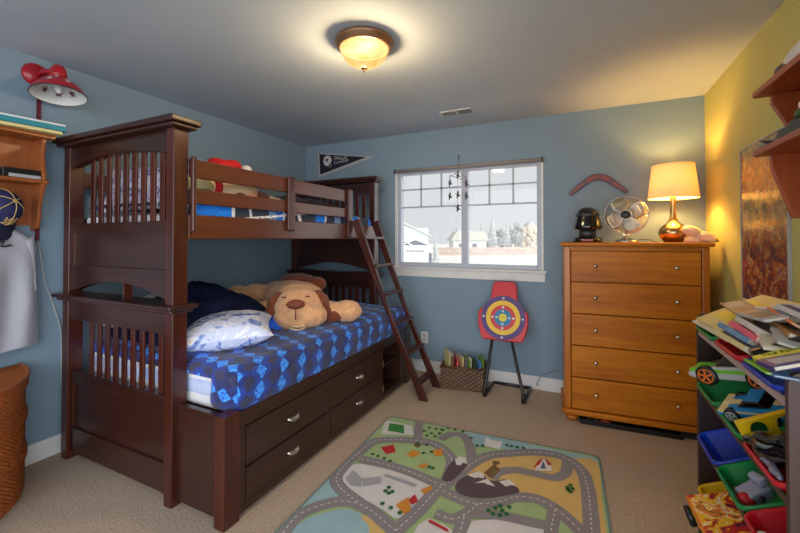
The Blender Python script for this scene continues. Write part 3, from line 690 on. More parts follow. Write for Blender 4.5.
# ------------------------------------------------------------------ ladder
lad = thing('bunk_ladder', 'dark wooden ladder leaning on the upper bunk with six rungs', 'ladder', (-1.2, 3.11, 0))
P0, P1 = Vector((-1.785, 0, 1.50)), Vector((-1.192, 0, 0.0))
dirv = (P1-P0).normalized(); nrm = Vector((dirv.z, 0, -dirv.x))
for yt, yb_ in ((2.845, 2.955), (3.19, 3.272)):
    vs = []; w = .034; th_ = .013
    for (p, y) in ((P0, yt), (P1, yb_)):
        k = 1 if p is P0 else 0
        for sx in (-1, 1):
            for sy in (-1, 1):
                q = p+nrm*sx*w
                if not k: q = Vector((p.x+sx*.038, 0, 0))
                vs.append((q.x, y+sy*th_, q.z))
    MB().add(vs, [(0,1,3,2),(4,6,7,5),(0,4,5,1),(2,3,7,6),(0,2,6,4),(1,5,7,3)]).build('stringer', DW, lad, bevel=.004)
for k in range(6):
    z = 1.35-.243*k; tt = (1.50-z)/1.5; x = P0.x+(P1.x-P0.x)*tt
    ya = 2.845+(2.955-2.845)*tt; yb_ = 3.19+(3.272-3.19)*tt
    MB().box(x-.034, x+.034, ya, yb_, z-.011, z+.011).build('rung', DY, lad, bevel=.004)

# ------------------------------------------------------------------ soft boxes
def softbox(mb, x0, x1, y0, y1, z0, z1, r, step, keep, amp=.006, ns=7, seed=0, uvk=True, bulge=0):
    """rounded, wrinkled box skin; keep(point, side) picks faces; UVs unfold from the top"""
    c0 = Vector((x0+r, y0+r, z0+r)); c1 = Vector((x1-r, y1-r, z1-r))
    def pt(p):
        q = Vector((min(max(p.x, c0.x), c1.x), min(max(p.y, c0.y), c1.y), min(max(p.z, c0.z), c1.z)))
        d = p-q
        if d.length > 1e-9: d = d.normalized()
        o = q+d*r
        n = noise.noise(o*ns+Vector((seed,0,0)))+.5*noise.noise(o*ns*2.3+Vector((0,seed,0)))
        if bulge and d.z > .5:
            o.z += bulge*math.sin(PI*(p.x-x0)/(x1-x0))*math.sin(PI*(p.y-y0)/(y1-y0))
        return o+d*amp*n
    def face(fn, side, nu, nv, uvf):
        ids = {}
        def vid(i, j):
            if (i, j) not in ids:
                p = Vector(fn(i/nu, j/nv)); mb.v.append(pt(p)); ids[i, j] = len(mb.v)-1
                mb.uv[len(mb.v)-1] = uvf(p)
            return ids[i, j]
        for i in range(nu):
            for j in range(nv):
                cpt = Vector(fn((i+.5)/nu, (j+.5)/nv))
                if keep(cpt, side):
                    mb.f.append([vid(i,j), vid(i+1,j), vid(i+1,j+1), vid(i,j+1)]); mb.m.append(0); mb.s.append(True)
    N = lambda a: max(2, int(a/step))
    X, Y, Z = x1-x0, y1-y0, z1-z0
    face(lambda u, v: (x0+X*u, y0+Y*v, z1), 'top', N(X), N(Y), lambda p: (p.x, p.y))
    face(lambda u, v: (x1, y0+Y*u, z0+Z*v), 'front', N(Y), N(Z), lambda p: (x1+(z1-p.z), p.y))
    face(lambda u, v: (x0+X*u, y0, z0+Z*v), 'end', N(X), N(Z), lambda p: (p.x, y0-(z1-p.z)))
    face(lambda u, v: (x0, y0+Y*u, z0+Z*v), 'wall', N(Y), N(Z), lambda p: (x0-(z1-p.z), p.y))
    face(lambda u, v: (x0+X*u, y1, z0+Z*v), 'head', N(X), N(Z), lambda p: (p.x, y1+(z1-p.z)))
    return mb
allf = lambda p, s: True
# lower mattress, sheet, comforter
m_ = MB(); m_.box(-2.815, -1.52, 1.335, 3.265, .478, .66)
tag(m_.build('mattress', MAT['linen'], None, bevel=.03, seg=4, origin=(-2.17,2.3,.478)), 'white mattress of the lower bunk, hidden under the diamond comforter', 'mattress')
mb = softbox(MB(), -2.822, -1.522, 1.330, 3.268, .476, .690, .10, .035, lambda p, s: True, .002, 9)
tag(mb.build('bed_sheet', MAT['sheet'], None, origin=(-2.17,2.3,.476)), 'pale blue sheet peeking out at the foot corner of the lower bunk', 'sheet')
def keepc(p, s):
    if s == 'end': return p.x > -1.665 or p.z > .655
    return s in ('top', 'front')
mb = softbox(MB(), -2.822, -1.484, 1.314, 3.278, .470, .714, .075, .022, keepc, .009, 6, 3, bulge=.02)
cf = tag(mb.build('comforter', MAT['comforter'], None, origin=(-2.17,2.3,.5)), 'navy comforter with bright blue diamonds spread over the lower bunk', 'comforter')
sd = cf.modifiers.new('thick', 'SOLIDIFY'); sd.thickness = .012; sd.offset = -1
# pillow: lens shape with pointed corners
def pillow(name, label, m, c, rot, L, Wd, H, seed, parent=None, amp=.012):
    M = TR(c, rot); mb = MB()
    def f(sg):
        def g(u, v):
            a, b = 2*u-1, 2*v-1
            k = (1-abs(a)**2.6)*(1-abs(b)**2.6)
            pin = 1-.10*(1-abs(b)**2)*abs(a)**3; pin2 = 1-.10*(1-abs(a)**2)*abs(b)**3
            h = H/2*max(k, 0)**.55
            p = Vector((a*L/2*pin, b*Wd/2*pin2, sg*h))
            p.z += amp*noise.noise(Vector((a*3+seed, b*3, sg)))*(k**.5 if k > 0 else 0)
            return M @ p
        return g
    mb.grid(f(1), 28, 22).grid(f(-1), 28, 22)
    o = mb.build(name, m, None, origin=c); tag(o, label, 'pillow'); return o
pillow('pillow', 'white and blue printed pillow at the near end of the lower bunk', MAT['pillowprint'], (-1.905, 1.625, .800), (math.radians(3),math.radians(2),math.radians(-45)), .50, .50, .185, 1)
# navy blanket heaped behind the pillow
def heap(u, v):
    a, b = u, v
    x = -2.76+.80*a; y = 1.40+.82*b
    prof = math.sin(PI*min(max(a*.92+.06, 0), 1))**.6*math.sin(PI*min(max(b, 0), 1))**.5
    h = .335*prof*(1.10-.36*b)+.030*noise.noise(Vector((x*9, y*9, 0)))*prof+.012*noise.noise(Vector((x*22, y*22, 0)))*prof+.04*noise.noise(Vector((x*3, y*3, 4)))*prof
    return (x+.02*noise.noise(Vector((y*6, x*3, 2))), y+.02*noise.noise(Vector((x*6, 1, y))), .722+max(h, 0))
bl = thing('blanket', 'navy fleece blanket heaped behind the printed pillow on the lower bunk', 'blanket', (-2.3, 1.85, .72))
MB().grid(heap, 44, 44).build('fleece', MAT['navy'], bl)
def lining(u, v):
    # turned-back edge that shows the bright underside
    t_ = u
    x = -2.05+.10*t_+.02*math.sin(t_*9); y = 1.80+.30*t_
    ang = PI*.95*v
    r_ = .055*(1-.35*t_)
    return (x+r_*math.cos(ang)+.07*(1-v), y-.3*r_*math.cos(ang)-.06*(1-v), .735+r_*1.5*math.sin(ang)+.012*noise.noise(Vector((u*8, v*3, 1)))+.075*v*(1-t_))
MB().grid(lining, 24, 12).build('lining', MAT['bluefleece'], bl)
tag(pillow('pillow', 'pale pillow under the blanket by the wall, seen through the footboard arch', MAT['linen'], (-2.56, 1.60, .86), (math.radians(20),0,math.radians(4)), .5, .42, .17, 5), None)

# ------------------------------------------------------------------ plush dog
dog = thing('plush_dog', 'large tan plush dog with brown ears lying on the lower bunk', 'stuffed animal', (-2.05, 2.4, .72))
hd = Vector((.65, -.76, 0)); sd_ = Vector((.76, .65, 0)); H0 = Vector((-1.880, 2.215, .848))
def hp_(f, s, z): return H0+hd*f+sd_*s+Vector((0,0,z))
az = math.atan2(sd_.y, sd_.x)
balls = [(hp_(0,0,.02), (.165,.15,.115), (0,0,az)), (hp_(.05,0,.0), (.175,.13,.10), (0,0,az)),
 (hp_(.13,-.07,-.055), (.105,.10,.085), (0,0,az)), (hp_(.13,.085,-.05), (.115,.10,.085), (0,0,az)), (hp_(.15,0,-.01), (.09,.085,.075), (0,0,az)), (hp_(.13,0,-.09), (.13,.09,.05), (0,0,az)),
 (Vector((-2.06,2.42,.86)), (.2,.2,.13), (0,0,az)), (Vector((-2.26,2.58,.84)), (.27,.24,.15), (0,0,az)), (Vector((-2.38,2.60,.84)), (.22,.2,.14)),
 # fore paws
 (Vector((-1.76,2.37,.80)), (.15,.10,.075), (0,0,.35)), (Vector((-1.60,2.43,.800)), (.115,.10,.082), (0,0,.25)),
 (Vector((-2.16,2.22,.80)), (.13,.09,.07), (0,0,.6)), (Vector((-2.22,2.15,.80)), (.09,.08,.07)),
 # hind legs
 (Vector((-2.50,2.42,.85)), (.15,.12,.11), (0,0,.9)), (Vector((-2.60,2.30,.87)), (.10,.09,.09))]
blob('body', balls, MAT['dogfur'], dog, .016, 5, .006, 22)
blob('back_patch', [(Vector((-2.27,2.66,.955)), (.17,.11,.085), (0,0,az)), (Vector((-2.15,2.74,.94)), (.11,.08,.07), (0,0,az))], MAT['dogbrown'], dog, .014, 4, .005, 22)
for s in (-1, 1):
    e = blob('ear', [(hp_(.00, s*.175, -.005), (.045,.075,.085), (0, s*.25, az)), (hp_(.03, s*.195, -.065), (.05,.075,.075), (0,0,az)), (hp_(-.03, s*.145, .065), (.05,.06,.045), (0,s*.5,az))], MAT['dogbrown'], dog, .012, 4, .004, 22)
blob('paw_pad', [(Vector((-1.665,2.335,.770)), (.075,.055,.045), (0,0,.3))], MAT['dogbrown'], dog, .012, 3)
nz = MB().ball(hp_(.225, -.02, .050), (.062,.04,.032), (0,0,az), 18, 10); nz.build('nose', MAT['nose'], dog)
MB().tube([hp_(.246,-.02,.02), hp_(.248,-.02,-.015), hp_(.238,-.02,-.05)], .0035, 6).build('muzzle_seam', MAT['nose'], dog)
MB().tube([hp_(.222,-.035+.10*(i/8-.2),-.108-.016*math.sin(PI*i/8)) for i in range(9)], .006, 6).tube([hp_(.222,-.03+.085*(i/8-.2),-.092-.01*math.sin(PI*i/8)) for i in range(9)], .006, 6).build('mouth', M_('pale_plush', S(230,200,160), .9), dog)
for s in (-.10, .06): MB().ball(hp_(.115, s, .085), (.018,.010,.006), (0,0,az), 12, 8).build('eye', MAT['nose'], dog)

# ------------------------------------------------------------------ upper bunk
m_ = MB().box(-2.862, -1.872, 1.335, 3.275, 1.382, 1.478)
tag(m_.build('mattress', MAT['linen'], None, bevel=.02, seg=3, origin=(-2.37,2.3,1.382)), 'white mattress of the upper bunk behind the side rail', 'mattress')
mb = softbox(MB(), -2.866, -1.868, 1.328, 3.280, 1.40, 1.552, .045, .022, lambda p, s: s in ('top', 'front'), .012, 7, 9, bulge=.02)
qt = tag(mb.build('quilt', MAT['quilt'], None, origin=(-2.37,2.3,1.4)), 'blue and charcoal block quilt with white lines on the upper bunk', 'quilt')
sd = qt.modifiers.new('thick', 'SOLIDIFY'); sd.thickness = .01; sd.offset = -1
p = pillow('pillow', 'lilac printed pillow behind the slats of the upper bunk', MAT['lilac'], (-2.36, 1.425, 1.650), (math.radians(76),0,math.radians(2)), .84, .30, .13, 8)
# dark fleece along the far half of the upper bunk
def fleece(u, v):
    x = -2.62+.70*u; y = 2.05+1.1*v
    k = math.sin(PI*u)**.5*math.sin(PI*v)**.4
    return (x, y, 1.535+k*(.165+.035*noise.noise(Vector((x*8, y*8, 3))))+.01*noise.noise(Vector((x*14, y*14, 0))))
tag(MB().grid(fleece, 30, 44).build('throw_blanket', MAT['darkfleece'], None, origin=(-2.3,2.6,1.535)), 'dark patterned throw rumpled on the far half of the upper bunk', 'blanket')
# plush toys against the guard rail
ud = thing('plush_puppy', 'brown and cream plush animal lying behind the upper guard rail', 'stuffed animal', (-2.02, 1.86, 1.53))
blob('body', [(Vector((-2.02,1.80,1.625)), (.10,.20,.075), (0,0,.1)), (Vector((-2.05,1.62,1.64)), (.09,.10,.07)), (Vector((-2.06,1.72,1.665)), (.09,.12,.05))], M_('cream_plush', S(222,190,150), .95, bump=.6, bscale=150), ud, .014, 4)
blob('coat', [(Vector((-1.975,1.74,1.605)), (.06,.085,.055)), (Vector((-1.97,1.92,1.605)), (.06,.10,.06))], MAT['dogbrown'], ud, .012, 3)
blob('leg', [(Vector((-1.96,2.00,1.60)), (.05,.08,.045), (0,0,.1)), (Vector((-1.955,2.06,1.595)), (.045,.05,.04))], M_('cream_plush_leg', S(226,198,160), .95), ud, .012, 3)
pw = blob('paw', [(Vector((-1.915,1.815,1.605)), (.022,.038,.04))], M_('pink_paw', S(222,150,110), .9), ud, .01, 2)
ub = thing('plush_bear', 'cream plush toy with a red collar at the near end of the upper bunk', 'stuffed animal', (-2.03, 1.50, 1.53))
blob('body', [(Vector((-2.03,1.50,1.645)), (.08,.10,.06)), (Vector((-2.04,1.42,1.66)), (.07,.07,.065))], M_('straw_plush', S(206,190,140), .95, bump=.6, bscale=150), ub, .013, 4)
blob('coat', [(Vector((-1.975,1.50,1.585)), (.06,.12,.045))], MAT['black'], ub, .012, 3)
MB().lathe([(.04,-.02),(.055,-.01),(.055,.012),(.04,.02)], 20, 0, TR((-2.0,1.60,1.645),(PI/2-.2,0,0))).build('collar', MAT['redfab'], ub)
ht = thing('santa_hat', 'red felt hat with white trim on top of the upper bunk pile', 'hat', (-2.16, 1.80, 1.72))
blob('crown', [(Vector((-2.16,1.76,1.812)), (.08,.085,.055)), (Vector((-2.17,1.74,1.825)), (.07,.06,.05)), (Vector((-2.16,1.85,1.835)), (.07,.07,.045))], MAT['redfab'], ht, .011, 3, .004, 30)
blob('trim', [(Vector((-2.12,1.94,1.82)), (.05,.035,.036)), (Vector((-2.16,1.95,1.785)), (.06,.035,.03))], MAT['linen'], ht, .011, 3)
pillow('pillow', 'grey pillow under the red hat on the upper bunk', MAT['darkfleece'], (-2.25, 1.78, 1.655), (0,0,math.radians(86)), .52, .36, .25, 12)
# pennant
pn = thing('pennant', 'navy felt football pennant with silver helmet pinned above the headboard', 'pennant', (-2.78, YB, 2.2))
PY = YB-.006
A_, B_, C_ = (-2.793, 2.349), (-2.777, 2.062), (-2.035, 2.235)
MB().prism([A_, B_, C_], 'y', PY, YB-.002).build('edge', M_('silver_felt', S(176,176,184), .9), pn)
MB().prism([(-2.772, 2.334), (-2.759, 2.092), (-2.135, 2.240)], 'y', PY-.002, PY).build('felt', M_('navy_felt', S(30,30,48), .95), pn)
hl = MB()
out = [(-2.655+.058*math.cos(a_)*1.0, 2.245+.060*math.sin(a_)) for a_ in [PI*2*i/28 for i in range(28)] if not (-1.3 < ((a_+PI) % (2*PI))-PI < -.25)]
hl.prism(out, 'y', PY-.004, PY-.002); hm = hl.build('helmet', M_('silver_print', S(196,196,200), .7), pn)
st = [(-2.662+(.030 if i % 2 == 0 else .012)*math.cos(PI/2+PI*i/5), 2.252+(.030 if i % 2 == 0 else .012)*math.sin(PI/2+PI*i/5)) for i in range(10)]
MB().prism(st, 'y', PY-.0052, PY-.004).build('star', MAT['navy'], hm)
MB().tube([(-2.625,PY-.004,2.215),(-2.600,PY-.004,2.195),(-2.612,PY-.004,2.168),(-2.650,PY-.004,2.178)], .004, 6).tube([(-2.63,PY-.004,2.20),(-2.606,PY-.004,2.185)], .003, 6).build('face_mask', MAT['grey'], hm)
RX = (PI/2, 0, 0)
lt = M_('silver_lettering', S(200,196,200), .7)
font('lettering', 'DALLAS', lt, pn, .050, TR((-2.560,PY-.003,2.268),(PI/2,math.radians(6),0)), space=1.0)
font('lettering', 'Cowboys', M_('grey_lettering', S(168,170,184), .7), pn, .052, TR((-2.565,PY-.003,2.212),(PI/2,math.radians(-5),0)))

# ------------------------------------------------------------------ left wall: lamp, cord, shelf, cap, jersey, hamper
wl = thing('wall_lamp', 'red enamel wall lamp with silver stars and white star-printed inside', 'wall lamp', (XL, 1.12, 2.28))
ax = Vector((.17, -.05, -1)).normalized()
q_ = Vector((0,0,-1)).rotation_difference(ax).to_matrix().to_4x4()
SC = Matrix.Translation((-2.80, 1.164, 2.238)) @ q_ @ Matrix.Diagonal((.78,.78,1.05,1))
shp = [(.168,-.045),(.160,-.028),(.135,.0),(.10,.026),(.066,.05),(.048,.062)]
MB().lathe(shp, 40, 0, SC, cap=False).build('lamp_shade', MAT['redenamel'], wl)
MB().lathe([(.166,-.046),(.157,-.030),(.132,-.003),(.097,.022),(.05,.052),(.01,.058)], 40, 0, SC, cap=False).build('shade_lining', MAT['white'], wl)
MB().lathe([(.166,-.048),(.171,-.046),(.170,-.042),(.165,-.044)], 40, 0, SC, cap=False).build('shade_rim', MAT['dkgrey'], wl)
def star_on(mb, a_, r_, z_, sz, sgn):
    # five-point star laid on the cone
    c = Vector((r_*math.cos(a_), r_*math.sin(a_), z_)); tang = Vector((-math.sin(a_), math.cos(a_), 0)); slope = Vector((-.72*math.cos(a_), -.72*math.sin(a_), .69))
    n_ = tang.cross(slope).normalized()*sgn
    vs = [c+n_*.003+(tang*math.cos(PI/2+PI*i/5)+slope*math.sin(PI/2+PI*i/5))*(sz if i % 2 == 0 else sz*.42) for i in range(10)]
    mb.add(vs+[c+n_*.003], [(i, (i+1) % 10, 10) for i in range(10)], 0, False, SC)
so = MB(); si = MB()
for i in range(8):
    star_on(so, PI*2*i/8, .128, .004, .024, 1); star_on(si, PI*2*(i+.5)/8, .112, .006, .028, -1)
for i in range(6): star_on(so, PI*2*(i+.5)/6, .082, .038, .016, 1)
so.build('star_print', M_('silver_stars', S(210,204,208), .5), wl); si.build('star_print', M_('brown_stars', S(110,70,74), .6), wl)
MB().lathe([(.048,.060),(.052,.075),(.048,.11),(.034,.128),(.0,.132)], 24, 0, SC).build('socket_cup', MAT['redenamel'], wl)
MB().lathe([(.0,0),(.066,.0),(.07,.008),(.062,.024),(.03,.034),(.0,.036)], 28, 0, TR((XL,1.125,2.330),(0,PI/2,0))).build('wall_plate', MAT['redenamel'], wl)
MB().tube([(-2.95,1.125,2.330),(-2.91,1.135,2.345),(-2.86,1.155,2.345),(-2.82,1.163,2.325)], .014, 10).build('arm', MAT['redenamel'], wl)
MB().ball((0,0,-.0), (.028,.028,.036), (0,0,0), 14, 10, 0, SC).build('bulb', MAT['white'], wl)
MB().box(XL, XL+.012, 1.131, 1.149, 1.33, 2.26).build('cord_cover', MAT['maroon'], wl)
MB().tube(cat_rom([(XL+.008,1.142,1.335),(XL+.01,1.156,1.24),(XL+.008,1.176,1.10),(XL+.008,1.196,1.02),(XL+.008,1.23,.90),(XL+.008,1.262,.74),(XL+.008,1.268,.40)],6), .004, 6).build('cord', MAT['ltgrey'], wl)

SW, SWZ = MAT['oldpine'], MAT['oldpine']
ws = thing('wall_shelf', 'amber pine wall shelf with pegs, at the left edge above the hamper', 'wall shelf', (XL, .8, 1.4))
ya, yb = .42, 1.125
MB().box(XL, -2.80, ya-.02, yb+.030, 1.925, 1.948).build('shelf_board', SW, ws, bevel=.005)
MB().box(XL+.012, -2.825, ya, yb+.010, 1.662, 1.684).build('shelf_board', SW, ws, bevel=.004)
MB().box(XL, XL+.014, ya, yb-.004, 1.42, 1.925).build('back_board', SW, ws)
prof = [(XL, 1.925), (-2.835, 1.925), (-2.835, 1.90), (-2.85, 1.84), (-2.845, 1.78), (-2.832, 1.72), (-2.832, 1.66), (-2.86, 1.60), (-2.885, 1.53), (-2.89, 1.46), (-2.91, 1.405), (XL, 1.385)]
for y in (ya, yb-.018):
    MB().prism(prof, 'y', y, y+.018).build('side_bracket', SW, ws, bevel=.003)
for y in (.62, .80, .98): MB().tube([(XL+.014,y,1.50),(-2.88,y,1.515)], [.012,.009], 10).build('peg', SW, ws)
g = thing('board_game', 'teal and white game box lying on top of the left wall shelf', 'box', (-2.86, .85, 1.948))
Mg = TR((-2.865, .87, 1.948), (0,0,math.radians(-6)))
MB().box(-.10,.10,-.33,.30,0,.018,0,Mg).build('tray', MAT['printcream'], g, bevel=.002)
MB().box(-.112,.112,-.34,.315,.018,.048,0,Mg).build('lid', MAT['teal'], g, bevel=.003)
MB().box(-.108,.108,-.336,.311,.048,.058,0,Mg).build('top_card', MAT['linen'], g)
b_ = MB().box(-.06,.045,-.085,.08,0,.052,0,TR((-2.885,1.02,1.684),(0,0,.05)))
g = thing('black_case', 'small black case on the middle board of the left wall shelf', 'case', (-2.885,1.02,1.684))
b_.build('body', MAT['black'], g, bevel=.004); MB().box(-.02,.048,-.06,.08,.002,.02,0,TR((-2.885,1.02,1.684),(0,0,.05))).build('label_strip', MAT['ltgrey'], g)
g = tag(MB().box(-2.93,-2.86,.87,.925,1.684,1.725).build('toy_box', MAT['purple'], None, bevel=.004, origin=(-2.9,.9,1.684)), 'little purple box beside the black case on the left wall shelf', 'box')
# cap
cp = thing('baseball_cap', 'navy baseball cap with tan stitched emblem hanging over the white jersey', 'cap', (-2.87, .93, 1.5))
Mc = TR((-2.90, .935, 1.505), (0, math.radians(70), math.radians(20)))
def dome(u, v):
    a_ = 2*PI*u; q = PI/2*v
    return Mc @ Vector((.105*math.cos(a_)*math.cos(q), .095*math.sin(a_)*math.cos(q), .125*math.sin(q)**.9))
MB().grid(dome, 32, 12, closed_u=True).build('crown', M_('navy_cotton', S(34,38,84), .85, bump=.3, bscale=120), cp)
def brim(u, v):
    a_ = -PI*.5+PI*u; r_ = 1+.75*v*math.cos(a_)**.5 if math.cos(a_) > 0 else 1
    return Mc @ Vector((.103*math.cos(a_)*r_, .093*math.sin(a_)*(1+.1*v), .006-.03*v*math.cos(a_)+.03*abs(math.sin(a_))*0))
bo = MB().grid(brim, 24, 8).build('brim', M_('dark_navy_cotton', S(26,28,60), .85), cp); s_ = bo.modifiers.new('t','SOLIDIFY'); s_.thickness = .006
tn = M_('tan_thread', S(206,170,110), .7)
em = MB()
for k in range(6):
    a_ = 2*PI*k/6
    em.tube([Mc @ Vector((.106*math.cos(a_)*math.cos(q), .096*math.sin(a_)*math.cos(q), .127*math.sin(q)**.9)) for q in [.15+1.35*i/9 for i in range(10)]], .0022, 5)
em.build('stitching', tn, cp)
em = MB()
for k in range(3):
    em.tube([Mc @ Vector(((.108-.002*k)*math.cos(q)*math.cos(a2), (.098)*math.sin(a2)*math.cos(q), .128*math.sin(q)**.9)) for a2, q in [(-.35+.7*i/8, .28+.14*k+.06*math.sin(i*1.4+k)) for i in range(9)]], .004, 6)
em.build('emblem', tn, cp)
MB().ball((0,0,.124), (.012,.012,.006), (0,0,0), 12, 6, 0, Mc).build('button', tn, cp)
# jersey
js = thing('jersey', 'white pinstriped baseball jersey hanging from the left wall shelf', 'shirt', (-2.9, .86, 1.4))
def jer(sg):
    def fn(u, v):
        z = 1.43-.715*v
        half = .07+.185*min(1, v/.16)**.6+.03*v
        y = .845+half*(2*u-1)
        fold = .016*math.sin(u*21+v*2)*min(1, v*2.2)+.010*noise.noise(Vector((u*6, v*5, 1)))
        edge = 1-abs(2*u-1)**4
        x = -2.915+sg*(.012+.040*edge*min(1,v*3+.2))+fold*.8
        if v > .9: z += .012*math.sin(u*9)
        return (x, y, z)
    return fn
uvj = lambda u, v: (u*2, v*2)
jm = MB().grid(jer(1), 44, 40, uvfn=uvj).grid(jer(-1), 44, 40, uvfn=uvj)
jb = jm.build('body', MAT['jersey'], js)
for s in (-1, 1):
    def slv(u, v, s=s):
        a_ = 2*PI*u
        yy_ = .845+s*(.228+.030*v); zz_ = 1.34-.30*v
        return (-2.913+.030*math.cos(a_)*(1-.2*v), yy_+.030*math.sin(a_)*(1-.5*v), zz_+.02*math.sin(a_))
    MB().grid(slv, 18, 10, closed_u=True).build('sleeve', MAT['jersey'], js)
MB().tube(cat_rom([(-2.858,.80,1.30),(-2.858,.86,1.315),(-2.856,.90,1.296),(-2.856,.93,1.318),(-2.856,.955,1.335),(-2.856,.945,1.30),(-2.856,.985,1.306)],6), .005, 6).build('lettering', MAT['black'], js)
# hamper
def weave(fn, ncol, nrow, z0, z1, amp, mb=None, bands=()):
    """fn(t) -> (x, y, nx, ny); strands go over and under the stakes"""
    mb = mb or MB()
    vs = []; fs = []
    for j in range(nrow*2+1):
        row = (j//2); z = z0+(z1-z0)*j/(nrow*2)
        mid = 1 if j % 2 else 0
        for i in range(ncol):
            x, y, nx, ny = fn(i/(ncol-1))
            s = 1 if (i//2+row) % 2 else -1
            o = amp*s*mid*(1 if i % 2 else .25)
            for bz in bands:
                if abs(z-bz) < .016: o = amp*1.6+(amp*.5 if i % 2 else 0)
            vs.append((x+nx*o, y+ny*o, z))
    for j in range(nrow*2):
        for i in range(ncol-1): fs.append((j*ncol+i, j*ncol+i+1, (j+1)*ncol+i+1, (j+1)*ncol+i))
    mb.add(vs, fs, 0, True); return mb
def hfn(grow):
    def fn(t_):
        q = -PI/2*1.0+PI*t_
        a_, b_ = .535+grow, .455+grow
        nx, ny = math.cos(q)/a_, math.sin(q)/b_; l = math.hypot(nx, ny)
        return (XL+.018+a_*math.cos(q), .590+b_*math.sin(q), nx/l, ny/l)
    return fn
hm = thing('wicker_hamper', 'bow-fronted honey wicker laundry hamper in the left corner', 'hamper', (-2.7, .6, 0))
mb = weave(hfn(0), 220, 56, .004, .565, .008, bands=(.20, .40))
n_ = 40; arc = [hfn(0)(i/n_) for i in range(n_+1)]
mb.prism([(p[0], p[1]) for p in arc], 'z', .002, .008)
mb.box(XL+.016, XL+.022, .14, 1.04, .004, .56)
mb.build('body', MAT['wicker'], hm)
lb = weave(hfn(.014), 200, 6, .558, .612, .007)
def top(u, v):
    x, y, nx, ny = hfn(.014)(u); c = (XL+.16, .59)
    r_ = v; ph = int(v*34)
    z = .612+.004*(1 if (int(u*110)+ph) % 2 else -1)*(1 if v < .97 else 0)+.012*(1-v*v)
    return (c[0]+(x-c[0])*r_, c[1]+(y-c[1])*r_, z)
lb.grid(top, 220, 60)
lb.tube([(p[0], p[1], .612) for p in [hfn(.016)(i/60) for i in range(61)]], .009, 8)
lb.build('lid', MAT['wicker'], hm)

# ------------------------------------------------------------------ archery target on its stand
tg = thing('target_stand', 'red pentagon archery target with coloured rings on a grey tube stand', 'archery target', (-.632, 3.42, 0), (0,0,math.radians(-1)))
tg['_local'] = 1
# own frame: x right, y away, z up; board leans back
LM = TR((0, -.045, .455), (math.radians(-13), 0, 0))   # board plane: x, z
bd = [(-.178,.018),(-.215,.13),(-.218,.235),(-.205,.26),(-.118,.325),(-.098,.48),(-.080,.515),(.088,.515),(.108,.48),(.120,.325),(.205,.255),(.215,.23),(.212,.13),(.178,.018),(.16,.004),(-.16,.004)]
MB().prism(bd, 'y', -.012, .012, 0, LM).build('target_board', MAT['red'], tg, bevel=.008)
def disc(mb, r_, y, h, n=48): mb.prism([(.002+r_*math.cos(2*PI*i/n), .200+r_*math.sin(2*PI*i/n)) for i in range(n)], 'y', y-h, y, 0, LM)
face = None
for i, (r_, m) in enumerate(((.190, M_('violet_ring', S(84,62,130), .5)), (.148, MAT['yellow']), (.108, MAT['red']), (.074, M_('blue_ring', S(40,130,180), .5)), (.034, M_('lemon_ring', S(232,222,60), .5)))):
    mb = MB(); disc(mb, r_, -.012-.0012*i, .0012); mb.build('ring', m, tg)
pl = MB()
for r_, w in ((.168,.008),(.090,.009),(.055,.008)):
    for a_ in (0, PI/2, PI, 1.5*PI):
        cx_, cz_ = .002+r_*math.cos(a_), .200+r_*math.sin(a_)
        pl.prism([(cx_-w, cz_-w), (cx_+w, cz_-w), (cx_+w, cz_+w), (cx_-w, cz_+w)], 'y', -.0195, -.018, 0, LM)
pl.build('score_mark', MAT['white'], tg)
pl = MB()
for dx in (-.008, .012): pl.ball((.0+dx, -.0195, .200), (.004,.002,.004), (0,0,0), 8, 6, 0, LM)
pl.build('score_mark', MAT['red'], tg)
for xa, xb in ((-.125, -.082), (.195, .072)):
    MB().tube([(xa, -.155, .012), (xa, -.150, .05), (xb, -.03, .50)], .0135, 10).build('leg', MAT['dkgrey'], tg)
    MB().tube([(xa, -.165, .013), (xa+.01, .17, .013)], .013, 10).build('foot_bar', MAT['dkgrey'], tg)
    MB().tube([(xa, -.158, .002), (xa, -.151, .075)], .018, 10).build('foot_cap', MAT['black'], tg)
MB().tube([(-.115, .165, .014), (.205, .165, .014)], .013, 10).build('cross_bar', MAT['dkgrey'], tg)

# ------------------------------------------------------------------ dark wicker basket of magazines
bk = thing('wicker_basket', 'small dark wicker basket under the window holding magazines', 'basket', (-.985, 3.42, 0), (0,0,math.radians(9)), local=True)
hw, hd_ = .19, .125
def bfn(t_):
    per = [(-hw,-hd_),(hw,-hd_),(hw,hd_),(-hw,hd_),(-hw,-hd_)]
    L_ = [2*hw,2*hd_,2*hw,2*hd_]; T = sum(L_)*t_
    for i in range(4):
        if T <= L_[i]+1e-9 or i == 3:
            f_ = min(1, T/L_[i]); a, b = per[i], per[i+1]
            nx, ny = [(0,-1),(1,0),(0,1),(-1,0)][i]
            return (a[0]+(b[0]-a[0])*f_, a[1]+(b[1]-a[1])*f_, nx, ny)
        T -= L_[i]
mb = weave(bfn, 101, 11, .004, .195, .010)
mb.box(-hw+.006, hw-.006, -hd_+.006, hd_-.006, .004, .012)
mb.box(-hw+.004, hw-.004, -hd_+.006, -hd_+.009, .01, .19).box(-hw+.004, hw-.004, hd_-.009, hd_-.006, .01, .19).box(-hw+.004, -hw+.008, -hd_, hd_, .01, .19).box(hw-.008, hw-.004, -hd_, hd_, .01, .19)
mb.build('body', MAT['dkwicker'], bk)
rm = MB(); pr_ = [(-hw,-hd_,.197),(hw,-hd_,.197),(hw,hd_,.197),(-hw,hd_,.197),(-hw,-hd_,.197)]
for a, b in zip(pr_, pr_[1:]): rm.tube([a, b], .010, 8)
rm.build('rim', MAT['dkwicker'], bk)
